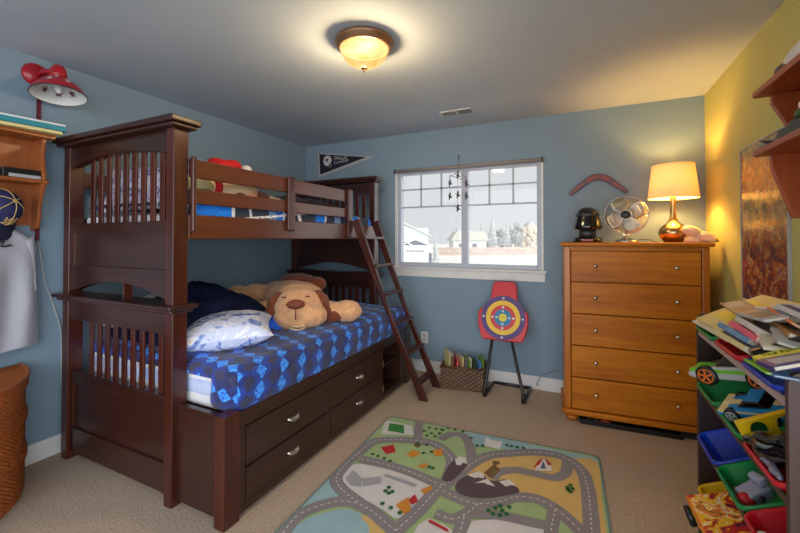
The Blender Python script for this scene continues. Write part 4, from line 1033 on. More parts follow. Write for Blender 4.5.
specs = [('cream','printcream',-.165,.31,'cream magazine at the left end of the dark basket, tallest'),('white','paper',-.140,.30,'white magazine second from the left in the dark basket'),
 ('brown','printbrown',-.112,.275,'brown-covered magazine in the left part of the dark basket'),('pink','pink',-.080,.265,'pink-covered magazine near the left of the dark basket'),
 ('pale','printcream',-.050,.262,'pale yellow magazine just right of the pink one in the basket'),('grey','printgrey',-.018,.258,'grey magazine in the middle of the dark basket'),
 ('green','printgreen',.015,.255,'light green magazine right of the middle of the basket'),('white','paper',.045,.262,'white booklet between two green magazines in the basket'),
 ('dkgreen','tank',.078,.268,'dark green magazine toward the right of the basket'),('blue','printblue',.108,.262,'blue-grey magazine near the right end of the basket'),('green2','printgreen',.14,.268,'green magazine at the right end of the dark basket')]
for i, (nm, m, x, h, lab) in enumerate(specs):
    Mx = bk_M = TR((-.985,3.42,0),(0,0,math.radians(9))) @ TR((x, -.02+.02*math.sin(i*2.1), .016), (math.radians(-3+3*math.sin(i)), math.radians(-3 if i % 3 else 4), math.radians(-66+7*math.sin(i*1.7))))
    b = tag(MB().box(-.088,.088,-.004,.004,0,h-.01,0,Mx).build('magazine', MAT[m], None, origin=Mx.translation), lab, 'magazine', 'magazines in the dark wicker basket')

# ------------------------------------------------------------------ dresser (own frame: x right, y back, z up)
DRZ = math.radians(4)
ds = thing('dresser', 'honey pine five-drawer dresser against the window wall', 'dresser', (-.125, 3.10, 0), (0,0,DRZ), local=True)
DWd, DD, DT = .890, .43, 1.287
PN, PZ = MAT['pine'], MAT['pine_z']
MB().prism([(-.022,-.03),(DWd+.022,-.03),(DWd+.022,DD),(-.022,DD)], 'z', DT, DT+.028).build('top', PN, ds, bevel=.010, seg=3)
MB().box(0, .045, 0, DD, .09, DT).build('side_panel', PZ, ds, bevel=.006)
MB().box(DWd-.045, DWd, 0, DD, .09, DT).build('side_panel', PZ, ds, bevel=.006)
fr = MB().box(.045, DWd-.045, .0, .02, 1.258, DT).box(.045, DWd-.045, .03, .04, .09, 1.26)
fr.build('frame', PN, ds)
MB().box(.045, DWd-.045, DD-.01, DD, .09, DT).build('back', PZ, ds)
MB().box(-.016, DWd+.016, -.022, DD, .052, .090).build('base', PN, ds, bevel=.010, seg=3)
zs = [1.254, 1.026, .792, .559, .326, .094]
for k in range(5):
    z1, z0 = zs[k]-.004, zs[k+1]+.004
    d = MB().box(.050, DWd-.050, -.002, .30, z0, z1).build('drawer', PN, ds, bevel=.003)
    for x in (.208, .700):
        kz = z0+(z1-z0)*.52
        MB().lathe([(.0,.030),(.010,.029),(.0145,.024),(.0135,.018),(.007,.013),(.006,.003),(.012,.0)], 18, 0, TR((x,-.002,kz),(PI/2,0,0))).build('knob', MAT['nickel'], d)
for x in (.05, DWd-.05):
    for y in (.03, DD-.05):
        MB().lathe([(.0,0),(.024,.002),(.042,.016),(.045,.028),(.040,.042),(.026,.050),(.026,.056)], 24, 0, TR((x,y,0))).build('foot', PZ, ds)
def on_dresser(x, y): # point on the dresser top, world frame
    c, s = math.cos(DRZ), math.sin(DRZ)
    return (-.125+x*c-y*s, 3.10+x*s+y*c, DT+.028)
# things pushed under the dresser
t1 = thing('storage_tray', 'flat dark tray of small toys pushed under the dresser', 'tray', (.25, 3.2, 0))
MT = TR((.27, 3.235, 0), (0,0,math.radians(3)))
MB().box(-.30,.32,-.13,.15,.002,.008,0,MT).box(-.30,.32,-.135,-.128,.002,.034,0,MT).box(-.30,.32,.143,.15,.002,.034,0,MT).box(-.30,-.293,-.13,.15,.002,.034,0,MT).box(.313,.32,-.13,.15,.002,.034,0,MT).build('tray_body', MAT['black'], t1)
c_ = thing('toy_car', 'small red toy car in the tray under the dresser', 'toy car', MT @ Vector((-.13,-.07,.008)))
MB().box(-.17,-.10,-.09,-.05,.014,.026,0,MT).box(-.155,-.115,-.087,-.053,.026,.036,0,MT).build('body', MAT['red'], c_, bevel=.004)
for x in (-.155, -.115):
    for y in (-.088,-.052): MB().lathe([(.0,-.004),(.008,-.004),(.008,.004),(.0,.004)], 12, 0, MT @ TR((x,y,.015),(PI/2,0,0))).build('wheel', MAT['black'], c_)
c_ = tag(MB().tube([MT @ Vector(p) for p in cat_rom([(-.27,-.10,.012),(-.24,-.06,.014),(-.22,-.10,.012),(-.20,-.06,.016),(-.18,-.09,.012),(-.19,-.03,.014)],6)], .004, 6).build('toy_chain', MAT['ltgrey'], None, origin=MT @ Vector((-.23,-.08,.008))), 'grey looped toy chain lying in the tray under the dresser', 'toy')
t1 = thing('board_game', 'long flat dark box under the right half of the dresser', 'box', (.66, 3.28, 0))
MT2 = TR((.52, 3.33, 0), (0,0,math.radians(4)))
MB().box(-.02,.28,-.18,.06,.001,.03,0,MT2).build('box_base', MAT['dkgrey'], t1, bevel=.003)
MB().box(-.023,.283,-.183,.063,.022,.044,0,MT2).build('lid', MAT['blackgloss'], t1, bevel=.003)

# table lamp
lx_, ly_, lz_ = .598, 3.36, DT+.028
tl = thing('table_lamp', 'gold bottle-shaped table lamp with glowing cream drum shade on the dresser', 'lamp', (lx_, ly_, lz_))
ML = TR((lx_, ly_, lz_))
MB().lathe([(.0,.0),(.052,.0),(.058,.006),(.075,.026),(.091,.055),(.094,.075),(.086,.098),(.064,.122),(.038,.142),(.027,.160),(.021,.19),(.018,.24),(.0175,.30),(.019,.325),(.020,.33),(.0,.332)], 44, 0, ML).build('base', MAT['brass'], tl)
MB().lathe([(.012,.33),(.016,.345),(.016,.385),(.0,.39)], 18, 0, ML).build('socket', MAT['brass'], tl)
MB().lathe([(.156,.322),(.129,.562)], 56, 0, ML, cap=False).build('lamp_shade', MAT['shade'], tl)
rg = MB()
for r_, z in ((.156,.322),(.129,.562)): rg.tube([ML @ Vector((r_*math.cos(2*PI*i/48), r_*math.sin(2*PI*i/48), z)) for i in range(49)], .003, 6, cap=False)
rg.build('shade_rim', M_('cream_trim', S(230,206,150), .7), tl)
hp2 = MB()
for a_ in (0, 2*PI/3, 4*PI/3): hp2.tube([ML @ Vector((0,0,.54)), ML @ Vector((.13*math.cos(a_), .13*math.sin(a_), .552))], .002, 5)
hp2.tube([ML @ Vector((.03,0,.37)), ML @ Vector((.055,0,.45)), ML @ Vector((.03,0,.53)), ML @ Vector((0,0,.54))], .002, 5)
hp2.build('harp', MAT['brass'], tl)
lamp('lamp_bulb', 'POINT', (lx_, ly_, lz_+.445), 14, (1,.62,.20), .03)
# desk fan
FC = Vector((.300, 3.355, 1.522))
fan = thing('desk_fan', 'vintage metal desk fan with round wire cage on the dresser', 'fan', (.305, 3.36, DT+.028))
fd = Vector((-.10, -1, .05)).normalized()
QF = Matrix.Translation(FC) @ Vector((0,0,1)).rotation_difference(fd).to_matrix().to_4x4()
def ring(mb, r_, z, th_=.0022): mb.tube([QF @ Vector((r_*math.cos(2*PI*i/48), r_*math.sin(2*PI*i/48), z)) for i in range(49)], th_, 6, cap=False)
for nm, zc, sg in (('front_cage', .030, 1), ('back_cage', -.030, -1)):
    mb = MB()
    for i in range(72):
        a_ = 2*PI*i/72
        mb.tube([QF @ Vector((r_*math.cos(a_+.0*r_), r_*math.sin(a_), sg*(.034*(1-(r_/.146)**3)))) for r_ in (.034,.07,.11,.135,.145)], .0011, 5, cap=False)
    ring(mb, .145, 0, .004); ring(mb, .095, sg*.026, .0015); ring(mb, .036, sg*.034, .003)
    mb.build(nm, MAT['chrome'], fan)
for k in range(4):
    a0 = PI/2*k+.35
    def bl_(u, v, a0=a0):
        r_ = .025+.112*v; w = (.80-.06*v)*(u-.5)*2; a_ = a0+w*(.55+.6*math.sin(PI*min(v+.1,1))*.6)
        return QF @ Vector((r_*math.cos(a_), r_*math.sin(a_), .016*(u-.5)*2*(.5+v*.5)))
    b_ = MB().grid(bl_, 10, 8).build('blade', M_('nickel_blade', S(206,198,178), .3, 1) if k == 0 else bpy.data.materials['nickel_blade'], fan)
    s_ = b_.modifiers.new('t','SOLIDIFY'); s_.thickness = .0015
MB().lathe([(.0,.046),(.022,.045),(.034,.040),(.035,.034),(.0,.03)], 28, 0, QF @ Matrix.Diagonal((1,.8,1,1))).build('badge', MAT['black'], fan)
MB().lathe([(.0,-.10),(.03,-.095),(.042,-.08),(.044,-.04),(.03,-.03),(.0,-.025)], 28, 0, QF).build('motor', MAT['chrome'], fan)
zb = DT+.028
MB().lathe([(.0,.0),(.082,.0),(.086,.006),(.078,.014),(.045,.024),(.020,.036),(.014,.05),(.0,.052)], 36, 0, TR((.305,3.385,zb),(0,0,0),(1,.8,1))).build('base', MAT['chrome'], fan)
st_ = MB().tube([(.305,3.39,zb+.04),(.305,3.40,zb+.09),(.305,3.405,zb+.15),(.304,3.40,zb+.205)], .010, 10)
for s in (-1, 1): st_.tube(cat_rom([(.305,3.385,zb+.045),(.305+s*.045,3.38,zb+.075),(.305+s*.058,3.385,zb+.115),(.305+s*.03,3.39,zb+.16),(.305,3.40,zb+.185)],5), .005, 8)
st_.build('stand', MAT['chrome'], fan)
tag(MB().tube(cat_rom([(.36,3.44,zb+.006),(.40,3.40,zb+.02),(.44,3.33,zb+.022),(.47,3.27,zb+.006),(.50,3.30,zb+.004),(.52,3.44,zb+.004)],6), .003, 6).build('cord', MAT['black'], None, origin=(.42,3.4,zb)), 'thin black cord curling on the dresser top between fan and lamp', 'cord')
# plain dark canister where the photo has a collectible
JC = (.038, 3.345, zb)
jr = thing('black_canister', 'glossy black domed canister on a dark base at the left end of the dresser', 'canister', JC)
MJ = TR(JC)
MB().lathe([(.0,0),(.105,0),(.108,.006),(.104,.030),(.082,.040),(.0,.042)], 40, 0, MJ @ Matrix.Diagonal((1,.75,1,1))).build('base', MAT['blackgloss'], jr)
MB().lathe([(.060,.04),(.064,.06),(.062,.10),(.0,.10)], 36, 0, MJ @ Matrix.Diagonal((1,.85,1,1))).build('neck', MAT['dkgrey'], jr)
MB().lathe([(.066,.098),(.098,.100),(.108,.108),(.106,.125),(.092,.172),(.083,.200),(.078,.226),(.064,.252),(.040,.268),(.0,.276)], 44, 0, MJ @ Matrix.Diagonal((1,.9,1,1))).build('domed_lid', MAT['blackgloss'], jr)
MB().lathe([(.0800,.226),(.0835,.222),(.0842,.206),(.0830,.2)], 44, 0, MJ @ Matrix.Diagonal((1.02,.92,1,1))).build('band', MAT['dkgrey'], jr)
MB().box(-.035,.035,-.086,-.076,.008,.024,0,MJ).build('name_plate', MAT['redenamel'], jr, bevel=.003)
# two pale shells right of the lamp
for c, r_, rz, lab in (((.690,3.27,zb+.078), (.062,.045,.036), -.35, 'cream rounded seashell leaning against the gold lamp'), ((.765,3.250,zb+.036), (.056,.042,.036), -.2, 'pink-tinged seashell at the right end of the dresser top')):
    sh = thing('seashell', lab, 'seashell', (c[0], c[1], zb))
    def shf(u, v, c=c, r_=r_, rz=rz):
        a_ = 2*PI*u; q = PI*v
        rad = math.sin(q)**.8*(1+.05*math.sin(9*a_)*math.sin(q))*(1-.35*v)
        p = Vector((-r_[0]*math.cos(q), r_[1]*1.15*rad*math.cos(a_), r_[2]*1.2*rad*math.sin(a_)))
        return TR(c, (0,.38,rz)) @ p
    MB().grid(shf, 36, 24, closed_u=True).build('body', MAT['cream'], sh)
    MB().lathe([(.016,0),(.013,.008),(.008,.014),(.003,.022),(.0,.024)], 16, 0, TR(c,(0,.38,rz)) @ TR((r_[0]*.88,0,0),(0,PI/2,0))).build('spire', M_('brown_shell_tip', S(168,120,90), .5) if 'brown_shell_tip' not in bpy.data.materials else bpy.data.materials['brown_shell_tip'], sh)
tag(MB().lathe([(.0,0),(.045,.0),(.05,.006),(.044,.036),(.03,.042),(.0,.042)], 24, 0, TR((.690,3.27,zb))).build('shell_stand', MAT['cream'], None, origin=(.69,3.27,zb)), 'small round cream dish under the seashell beside the gold lamp', 'dish')
# boomerang
bo = thing('boomerang', 'dark red painted boomerang hung on the wall above the dresser', 'boomerang', (.13, YB, 1.82))
cl = cat_rom([(-.098,1.722),(-.02,1.790),(.06,1.846),(.125,1.862),(.19,1.842),(.265,1.782),(.335,1.722)], 8)
wd = [.014+.014*math.sin(PI*i/(len(cl)-1))**.8 for i in range(len(cl))]
le, re_ = [], []
for i, p in enumerate(cl):
    tn_ = (cl[min(i+1,len(cl)-1)]-cl[max(i-1,0)]).normalized(); n_ = Vector((-tn_.y, tn_.x, 0))
    le.append(p+n_*wd[i]); re_.append(p-n_*wd[i])
nn = len(cl)
def strip(mb, le, re_, ya_, yb_):
    vs = [(p.x, ya_, p.y) for p in le]+[(p.x, ya_, p.y) for p in re_]+[(p.x, yb_, p.y) for p in le]+[(p.x, yb_, p.y) for p in re_]
    n = len(le); fs = []
    for i in range(n-1):
        fs += [(i, i+1, n+i+1, n+i), (2*n+i, 3*n+i, 3*n+i+1, 2*n+i+1), (i, 2*n+i, 2*n+i+1, i+1), (n+i, n+i+1, 3*n+i+1, 3*n+i)]
    fs += [(0, n, 3*n, 2*n), (n-1, 3*n-1, 4*n-1, 2*n-1)]
    mb.add(vs, fs)
mb = MB(); strip(mb, le, re_, YB-.018, YB-.004); mb.build('blade', wood('dark_red_wood', S(104,34,38), S(56,20,30), 'x', .3), bo, bevel=.004)
mb = MB()
k0, k1 = 14, nn-14
strip(mb, [cl[i]+(le[i]-cl[i])*.55 for i in range(k0, k1)], [cl[i]+(re_[i]-cl[i])*.55 for i in range(k0, k1)], YB-.0195, YB-.0178)
for a, b in ((4, 12), (nn-12, nn-4)): strip(mb, [cl[i]+(le[i]-cl[i])*.35 for i in range(a, b)], [cl[i]+(re_[i]-cl[i])*.35 for i in range(a, b)], YB-.0195, YB-.0178)
mb.build('painted_motif', M_('rust_paint', S(176,82,70), .5, col2=S(90,50,60), scale=40), bo)
# poster
ps = thing('poster', 'tall glossy poster of abstract orange, brown and red colours on the right wall', 'poster', (XR, 2.59, 1.43))
def pf(u, v): return (XR-.010, 2.868-.556*u, 1.0+.852*v)
MB().grid(pf, 4, 6, uvfn=lambda u, v: (u, v)).build('print', MAT['poster'], ps)
MB().box(XR-.008, XR-.002, 2.312, 2.868, 1.0, 1.852).build('backing', MAT['dkgrey'], ps)
e = MB()
for a_ in ((2.868,2.874,.994,1.858),(2.306,2.312,.994,1.858)): e.box(XR-.014, XR-.001, *a_)
for z in (.994, 1.852): e.box(XR-.014, XR-.001, 2.306, 2.874, z, z+.006)
e.build('frame', MAT['ltgrey'], ps)

# ------------------------------------------------------------------ right wall shelf
rs = thing('wall_shelf', 'cherry two-tier wall shelf on the right wall beside the poster', 'wall shelf', (XR, 1.5, 1.4))
for z in (1.879, 1.654):
    MB().prism([(.592,.95),(.592,1.900),(.598,1.908),(XR,1.908),(XR,.95)], 'z', z, z+.022).build('shelf_board', MAT['shelfwood'], rs, bevel=.004)
for y in (1.868, .99):
    MB().prism([(.640,1.879),(.640,1.842),(.690,1.742),(.690,1.676),(XR,1.676),(XR,1.879)], 'y', y, y+.022).build('bracket', MAT['shelfwood_z'], rs, bevel=.002)
    MB().prism([(.636,1.654),(.636,1.608),(.694,1.415),(XR,1.415),(XR,1.654)], 'y', y, y+.022).build('bracket', MAT['shelfwood_z'], rs, bevel=.002)
# things on it
sp_ = thing('toy_shuttle', 'white and charcoal rounded toy on the upper board of the right shelf', 'toy', (.68, 1.70, 1.901))
blob('body', [(Vector((.672,1.68,1.952)), (.046,.15,.044)), (Vector((.67,1.58,1.965)), (.05,.12,.055))], M_('white_toy', S(214,214,216), .4), sp_, .010, 3)
blob('nose_cone', [(Vector((.668,1.815,1.938)), (.040,.052,.036)), (Vector((.668,1.77,1.930)), (.042,.06,.030))], M_('charcoal_toy', S(74,74,78), .5), sp_, .009, 3)
tk = thing('toy_tank', 'green army toy tank with turret on the lower board of the right shelf', 'toy vehicle', (.665, 1.66, 1.676))
MK = TR((.662, 1.64, 1.676), (0,0,math.radians(-3)))
for x in (-.042, .042): MB().prism([(-.12,.012),(-.10,0),(.10,0),(.12,.012),(.125,.026),(.11,.036),(-.11,.036),(-.125,.026)], 'x', x-.013, x+.013, 0, MK).build('track', MAT['dkgrey'], tk, bevel=.003)
MB().prism([(-.115,.018),(.12,.018),(.135,.036),(.09,.056),(-.11,.056)], 'x', -.034, .034, 0, MK).build('hull', MAT['tank'], tk, bevel=.004)
tu = MB().lathe([(.0,.05),(.046,.054),(.044,.075),(.03,.086),(.0,.088)], 20, 0, MK).build('turret', MAT['tank'], tk)
MB().tube([MK @ Vector((0,.04,.070)), MK @ Vector((0,.17,.078))], .006, 8).build('gun_barrel', MAT['tank'], tu)
fg = thing('toy_figure', 'small white toy figure with yellow helmet sitting on the green tank', 'toy figure', (.665,1.66,1.76))
MB().lathe([(.0,0),(.016,.0),(.019,.016),(.012,.036),(.0,.04)], 14, 0, TR((.660,1.70,1.738))).build('body', MAT['white'], fg)
MB().ball((.660,1.70,1.785), .013, n=12, m=8).build('head', MAT['white'], fg)
MB().ball((.660,1.66,1.764), (.010,.014,.009), n=12, m=8).build('helmet', MAT['yellow'], fg)
jt = thing('toy_jet', 'little grey toy jet at the far end of the lower right shelf', 'toy plane', (.64,1.83,1.676))
MJt = TR((.628,1.845,1.690),(0,0,math.radians(10)))
MB().tube([MJt @ Vector((0,-.07,0)), MJt @ Vector((0,-.04,.004)), MJt @ Vector((0,.03,.004)), MJt @ Vector((0,.06,0))], [.008,.012,.010,.002], 10).build('fuselage', MAT['grey'], jt)
MB().add([MJt @ Vector(p) for p in ((0,.02,.002),(.06,-.04,.002),(0,-.03,.002),(-.06,-.04,.002),(0,.02,.005),(.06,-.04,.005),(0,-.03,.005),(-.06,-.04,.005))], [(0,1,2,3),(4,5,6,7),(0,1,5,4),(1,2,6,5),(2,3,7,6),(3,0,4,7)]).build('wing', MAT['grey'], jt)
MB().prism([(-.07,.004),(-.045,.004),(-.065,.034),(-.075,.034)], 'x', -.002, .002, 0, MJt).build('tail_fin', MAT['dkgrey'], jt)

# ------------------------------------------------------------------ toy organizer with tilted bins
OX0, OX1, OY0, OY1 = .458, .815, 1.292, 2.122
og = thing('toy_organizer', 'dark brown toy organizer with rows of tilted coloured bins on the right', 'toy storage', (.64, 1.7, 0))
def side_pts():
    r_ = .035; pts = [(OX0, 0), (OX1, 0), (OX1, 1.012)]
    pts += [(OX0+r_-r_*math.sin(PI/2*i/6), 1.012-r_+r_*math.cos(PI/2*i/6)) for i in range(7)]
    return pts
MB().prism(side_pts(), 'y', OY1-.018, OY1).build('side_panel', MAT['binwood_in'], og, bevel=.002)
MB().prism(side_pts(), 'y', OY0-.018, OY0).build('side_panel', MAT['binwood'], og, bevel=.002)
TZ = (.955, .705, .48, .255); TILT = math.radians(25); ct, st_ = math.cos(TILT), math.sin(TILT)
for k, z in enumerate(TZ):
    MB().box(OX0+.004, OX0+.018, OY0, OY1-.018, z-.042, z-.016).build('front_rail', M_('pale_rail', S(186,164,166), .45) if k == 0 else MAT['binwood'], og, bevel=.003)
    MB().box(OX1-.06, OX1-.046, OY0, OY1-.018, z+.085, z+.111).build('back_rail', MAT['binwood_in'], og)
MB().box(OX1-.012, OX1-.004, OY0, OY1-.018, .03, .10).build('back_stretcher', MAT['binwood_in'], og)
def rrect(x0, x1, y0, y1, r_, n=5):
    out = []
    for cx_, cy_, a0 in ((x1-r_, y1-r_, 0), (x0+r_, y1-r_, PI/2), (x0+r_, y0+r_, PI), (x1-r_, y0+r_, 1.5*PI)):
        for i in range(n+1):
            a_ = a0+PI/2*i/n; out.append((cx_+r_*math.cos(a_), cy_+r_*math.sin(a_)))
    return out
BL, BWd, BH = .285, .258, .115
def toy_bin(tier, slot, m, label):
    yc = (1.965, 1.697, 1.429)[slot]
    loc = Vector((.443, yc, TZ[tier]))
    M = TR(loc, (0,-TILT,0))
    h = BWd/2
    rings = [(0,.0,.010,-.012), (.0,.0,.0,-.004), (.0,.0,.0,.0), (.006,.006,.006,.003), (.012,.012,.012,.0), (.030,.022,.022,-BH+.012), (.040,.034,.034,-BH+.004)]
    vs = []; fs = []
    def ringv(ins_f, z, r_): return [(p[0], p[1], z) for p in rrect(ins_f, BL-ins_f, -h+ins_f, h-ins_f, r_)]
    seq = [(.010,-.010,.03), (.0,-.010,.034), (.0,-.002,.034), (.003,.002,.033), (.010,.002,.03), (.013,-.004,.028), (.030,-BH+.012,.024), (.040,-BH+.004,.018)]
    outer = [(.010,-.010,.03), (.028,-BH+.01,.024), (.036,-BH,.02)]
    n = len(ringv(.01,0,.03))
    mb = MB()
    def loft(sq, cap):
        vs = []
        for ins_f, z, r_ in sq: vs += ringv(ins_f, z, r_)
        fs = []
        for i in range(len(sq)-1):
            for k in range(n):
                l = (k+1) % n; fs.append((i*n+k, i*n+l, (i+1)*n+l, (i+1)*n+k))
        if cap: fs.append([(len(sq)-1)*n+k for k in range(n)])
        mb.add(vs, fs, 0, True, M)
    loft(seq, True); loft(outer, True)
    root = tag(mb.build('toy_bin', m, None, origin=loc), label, 'bin', 'tilted toy bins')
    return root
toy_bin(0, 0, MAT['green'], 'green bin at the far end of the top row under the books')
toy_bin(0, 1, MAT['red'], 'red bin in the middle of the top row under the books')
toy_bin(0, 2, MAT['blue'], 'blue bin at the near end of the top row under the books')
toy_bin(1, 0, MAT['green'], 'green bin under the large green and silver toy car')
toy_bin(1, 1, MAT['green'], 'green bin holding the blue toy car')
toy_bin(1, 2, MAT['red'], 'red bin holding the black bag at the near end of the second row')
toy_bin(2, 0, MAT['blue'], 'empty blue bin at the far end of the third row')
toy_bin(2, 1, MAT['green'], 'green bin with a grey and red toy in the third row')
toy_bin(2, 2, MAT['red'], 'red bin in the third row with small white and orange toys')
toy_bin(3, 0, MAT['yellow'], 'yellow bin at the bottom behind the printed toy case')
toy_bin(3, 1, MAT['yellow'], 'yellow bin at the bottom mostly under the printed toy case')

# books and papers lying over the top row: frame a = up the slope, y = along the row, n = off the slope
FO = Vector((.45, 0, 1.0)); FA = Vector((.891, 0, .454)); FN = Vector((-.454, 0, .891))
def slope_M(a, y, n, rz=0, tilt=0, roll=0):
    R = Matrix((FA, Vector((0,1,0)), FN)).transposed().to_4x4()
    return Matrix.Translation(FO+FA*a+Vector((0,y,0))+FN*n) @ R @ Euler((roll, tilt, rz)).to_matrix().to_4x4()
def book(M, L, Wd, T, cover, label, cat='book', grp='books on the top row of the toy organizer', print_=None, pages=True, name='book'):
    """L along y, Wd along the slope, T thick; spine on the low side"""
    o = thing(name, label, cat, M.translation, group=grp)
    c = MB()
    c.box(-Wd/2, Wd/2, -L/2, L/2, T-.0015, T, 0, M).box(-Wd/2, Wd/2, -L/2, L/2, 0, .0015, 0, M).box(-Wd/2, -Wd/2+.002, -L/2, L/2, .0015, T-.0015, 0, M)
    c.build('cover', cover, o)
    MB().box(-Wd/2+.002, Wd/2-.004, -L/2+.003, L/2-.003, .0015, T-.0015, 0, M).build('pages', MAT['paper'], o)
    if print_:
        p = MB()
        for (x0, x1, y0, y1) in print_[1:]: p.box(x0*Wd, x1*Wd, y0*L, y1*L, T, T+.0006, 0, M)
        p.build('cover_print', print_[0], o)
    return o
PG = MAT['printcream']
book(slope_M(.125, 1.895, -.010, .05), .32, .25, .012, PG, 'large cream book lying at the far end of the book pile', print_=(MAT['printyel'], (-.3,.3,-.2,.35)))
book(slope_M(.012, 1.900, -.022, .05, 0), .38, .05, .008, MAT['paper'], 'thin white book edge hanging over the green far bin')
book(slope_M(.100, 1.60, .000, .0), .24, .2, .012, MAT['printgrey'], 'grey-covered book under the spines in the middle of the pile')
book(slope_M(-.008, 1.585, .000, .03, math.radians(58)), .26, .055, .016, PG, 'cream book standing lowest in the row of spines')
book(slope_M(.020, 1.625, .004, .02, math.radians(55)), .26, .055, .017, MAT['printblue'], 'blue-spined book between the cream and the pink spine')
book(slope_M(.040, 1.588, .010, -.02, math.radians(55)), .24, .055, .018, MAT['pink'], 'pink-spined book above the blue-spined one')
book(slope_M(.068, 1.630, .010, -.04, math.radians(55)), .22, .055, .018, MAT['linen'], 'white-spined book above the pink-spined one')
book(slope_M(.070, 1.462, .004, -.2, math.radians(30)), .14, .09, .010, MAT['paper'], 'pale booklet lying at the near end of the row of spines')
book(slope_M(.092, 1.445, .014, -.25, math.radians(40)), .14, .07, .008, MAT['ltgrey'], 'light grey booklet over the pale one')
book(slope_M(.122, 1.53, .004, -.1, math.radians(48)), .20, .07, .014, MAT['printbrown'], 'brown-covered book behind the grey booklets')
book(slope_M(.108, 1.83, .040, -.10, math.radians(12), math.radians(-4)), .30, .075, .006, MAT['printgrey'], 'glossy dark grey magazine lying across the top of the pile', cat='magazine', print_=(MAT['ltgrey'], (-.4,.3,.0,.42)))
book(slope_M(.100, 1.60, .052, .12, math.radians(14)), .17, .065, .008, MAT['ltgrey'], 'pale and dark grey magazine lying just below the glossy one', cat='magazine', print_=(MAT['printgrey'], (-.4,.4,-.3,.3)))
book(slope_M(.155, 1.66, .022, -.15, math.radians(20)), .18, .09, .012, MAT['linen'], 'white book with a blue splash on its cover', print_=(MAT['cyan'], (-.42,.2,-.4,.2)))
book(slope_M(.178, 1.50, .040, -.05, math.radians(25)), .26, .07, .014, MAT['linen'], 'white book with a purple strip at the back of the pile', print_=(MAT['purple'], (-.4,-.1,-.45,.45)))
book(slope_M(.140, 1.58, .034, -.1, math.radians(60)), .22, .03, .008, MAT['orange'], 'thin orange book beside the white and blue one')
bx = thing('file_box', 'narrow dark open box edge dividing the book pile', 'box', FO+Vector((.05,1.41,.0)))
Mx = slope_M(.075, 1.425, -.03, .0)
MB().box(-.08,.10,-.006,.006,0,.055,0,Mx).box(-.08,-.072,.006,.03,0,.05,0,Mx).box(.092,.10,.006,.03,0,.05,0,Mx).build('wall', MAT['black'], bx)
b = book(slope_M(.070, 1.352, .004, .12, math.radians(6)), .085, .17, .012, MAT['printyel'], 'yellow paperback with green print near the organizer front')
font('lettering', 'The Funniest', M_('green_ink', S(60,120,50), .6), b, .022, slope_M(.070,1.352,.0172,.12,math.radians(6)) @ TR((-.01,.02,0),(0,0,-.12)), align='CENTER')
b = book(slope_M(.05, 1.255+.03, .014, .15, math.radians(10)), .075, .15, .012, MAT['purple'], 'purple book nearest the front panel of the organizer', print_=(MAT['ltgrey'], (-.40,.40,-.25,.3)))
book(slope_M(-.010, 1.345, -.004, .05, math.radians(35)), .13, .055, .006, MAT['printgreen'], 'lime green booklet over the blue bin rim')
book(slope_M(.005, 1.30, -.008, -.1, math.radians(30)), .07, .05, .006, MAT['printblue'], 'pale blue booklet in the blue near bin')

# toy cars
def car(nose, tail, up_tilt, Wd, Hh, body, accent, glass, label, wheel_col, R, roof=None):
    n, t_ = Vector(nose), Vector(tail); f = (n-t_); Ln = f.length; f.normalize()
    s_ = f.cross(Vector((0,0,1))).normalized(); u_ = s_.cross(f).normalized()
    s_ = (Matrix.Rotation(up_tilt, 3, f) @ s_); u_ = (Matrix.Rotation(up_tilt, 3, f) @ u_)
    M = Matrix((f, -s_, u_)).transposed().to_4x4(); M.translation = (n+t_)/2
    o = thing('toy_car', label, 'toy car', M.translation)
    l = Ln/2
    MB().prism([(-l,R*.9),(-l*.98,Hh*.62),(-l*.6,Hh*.66),(l*.35,Hh*.60),(l*.8,Hh*.5),(l,Hh*.36),(l*.98,R*.7),(l*.85,R*.55),(-l*.9,R*.6)], 'y', -Wd/2, Wd/2, 0, M).build('body', body, o, bevel=Wd*.09, seg=3)
    cab = MB(); b0 = [(-l*.62,Hh*.64),(l*.36,Hh*.60),(l*.05,Hh*.98),(-l*.35,Hh)]
    cab.prism(b0, 'y', -Wd*.38, Wd*.38, 0, M); cab.build('cabin', glass, o, bevel=Wd*.06)
    MB().prism([(-l*.40,Hh*.97),(l*.06,Hh*.96),(l*.04,Hh*1.01),(-l*.36,Hh*1.03)], 'y', -Wd*.36, Wd*.36, 0, M).build('roof', roof or body, o, bevel=.002)
    MB().box(l*.3,l*.85,-Wd*.12,Wd*.12,Hh*.5,Hh*.605,0,M).box(-l*.9,-l*.6,-Wd*.12,Wd*.12,Hh*.6,Hh*.68,0,M).box(-l*.92,l*.9,-Wd*.506,Wd*.506,Hh*.42,Hh*.53,0,M).build('stripe', accent, o)
    for x in (-l*.58, l*.52):
        for y in (-Wd*.48, Wd*.48):
            w = MB().lathe([(.0,-.012),(R*.9,-.012),(R,-.007),(R,.007),(R*.9,.012),(.0,.012)], 24, 0, M @ TR((x,y,R*.9),(PI/2,0,0))).build('wheel', MAT['black'], o)
            h = MB()
            for k in range(5):
                a_ = 2*PI*k/5
                for sd in (-1, 1): h.box(-.003,.003,0,R*.62,.0135*sd-.001,.0135*sd+.001,0,M @ TR((x,y,R*.9),(PI/2,0,0)) @ TR((0,0,0),(0,0,a_)))
            h.tube([M @ TR((x,y,R*.9),(PI/2,0,0)) @ Vector((R*.66*math.cos(2*PI*i/20), R*.66*math.sin(2*PI*i/20), .0125)) for i in range(21)], .0025, 5, cap=False)
            h.tube([M @ TR((x,y,R*.9),(PI/2,0,0)) @ Vector((R*.66*math.cos(2*PI*i/20), R*.66*math.sin(2*PI*i/20), -.0125)) for i in range(21)], .0025, 5, cap=False)
            h.build('hub', wheel_col, w)
    return o, M
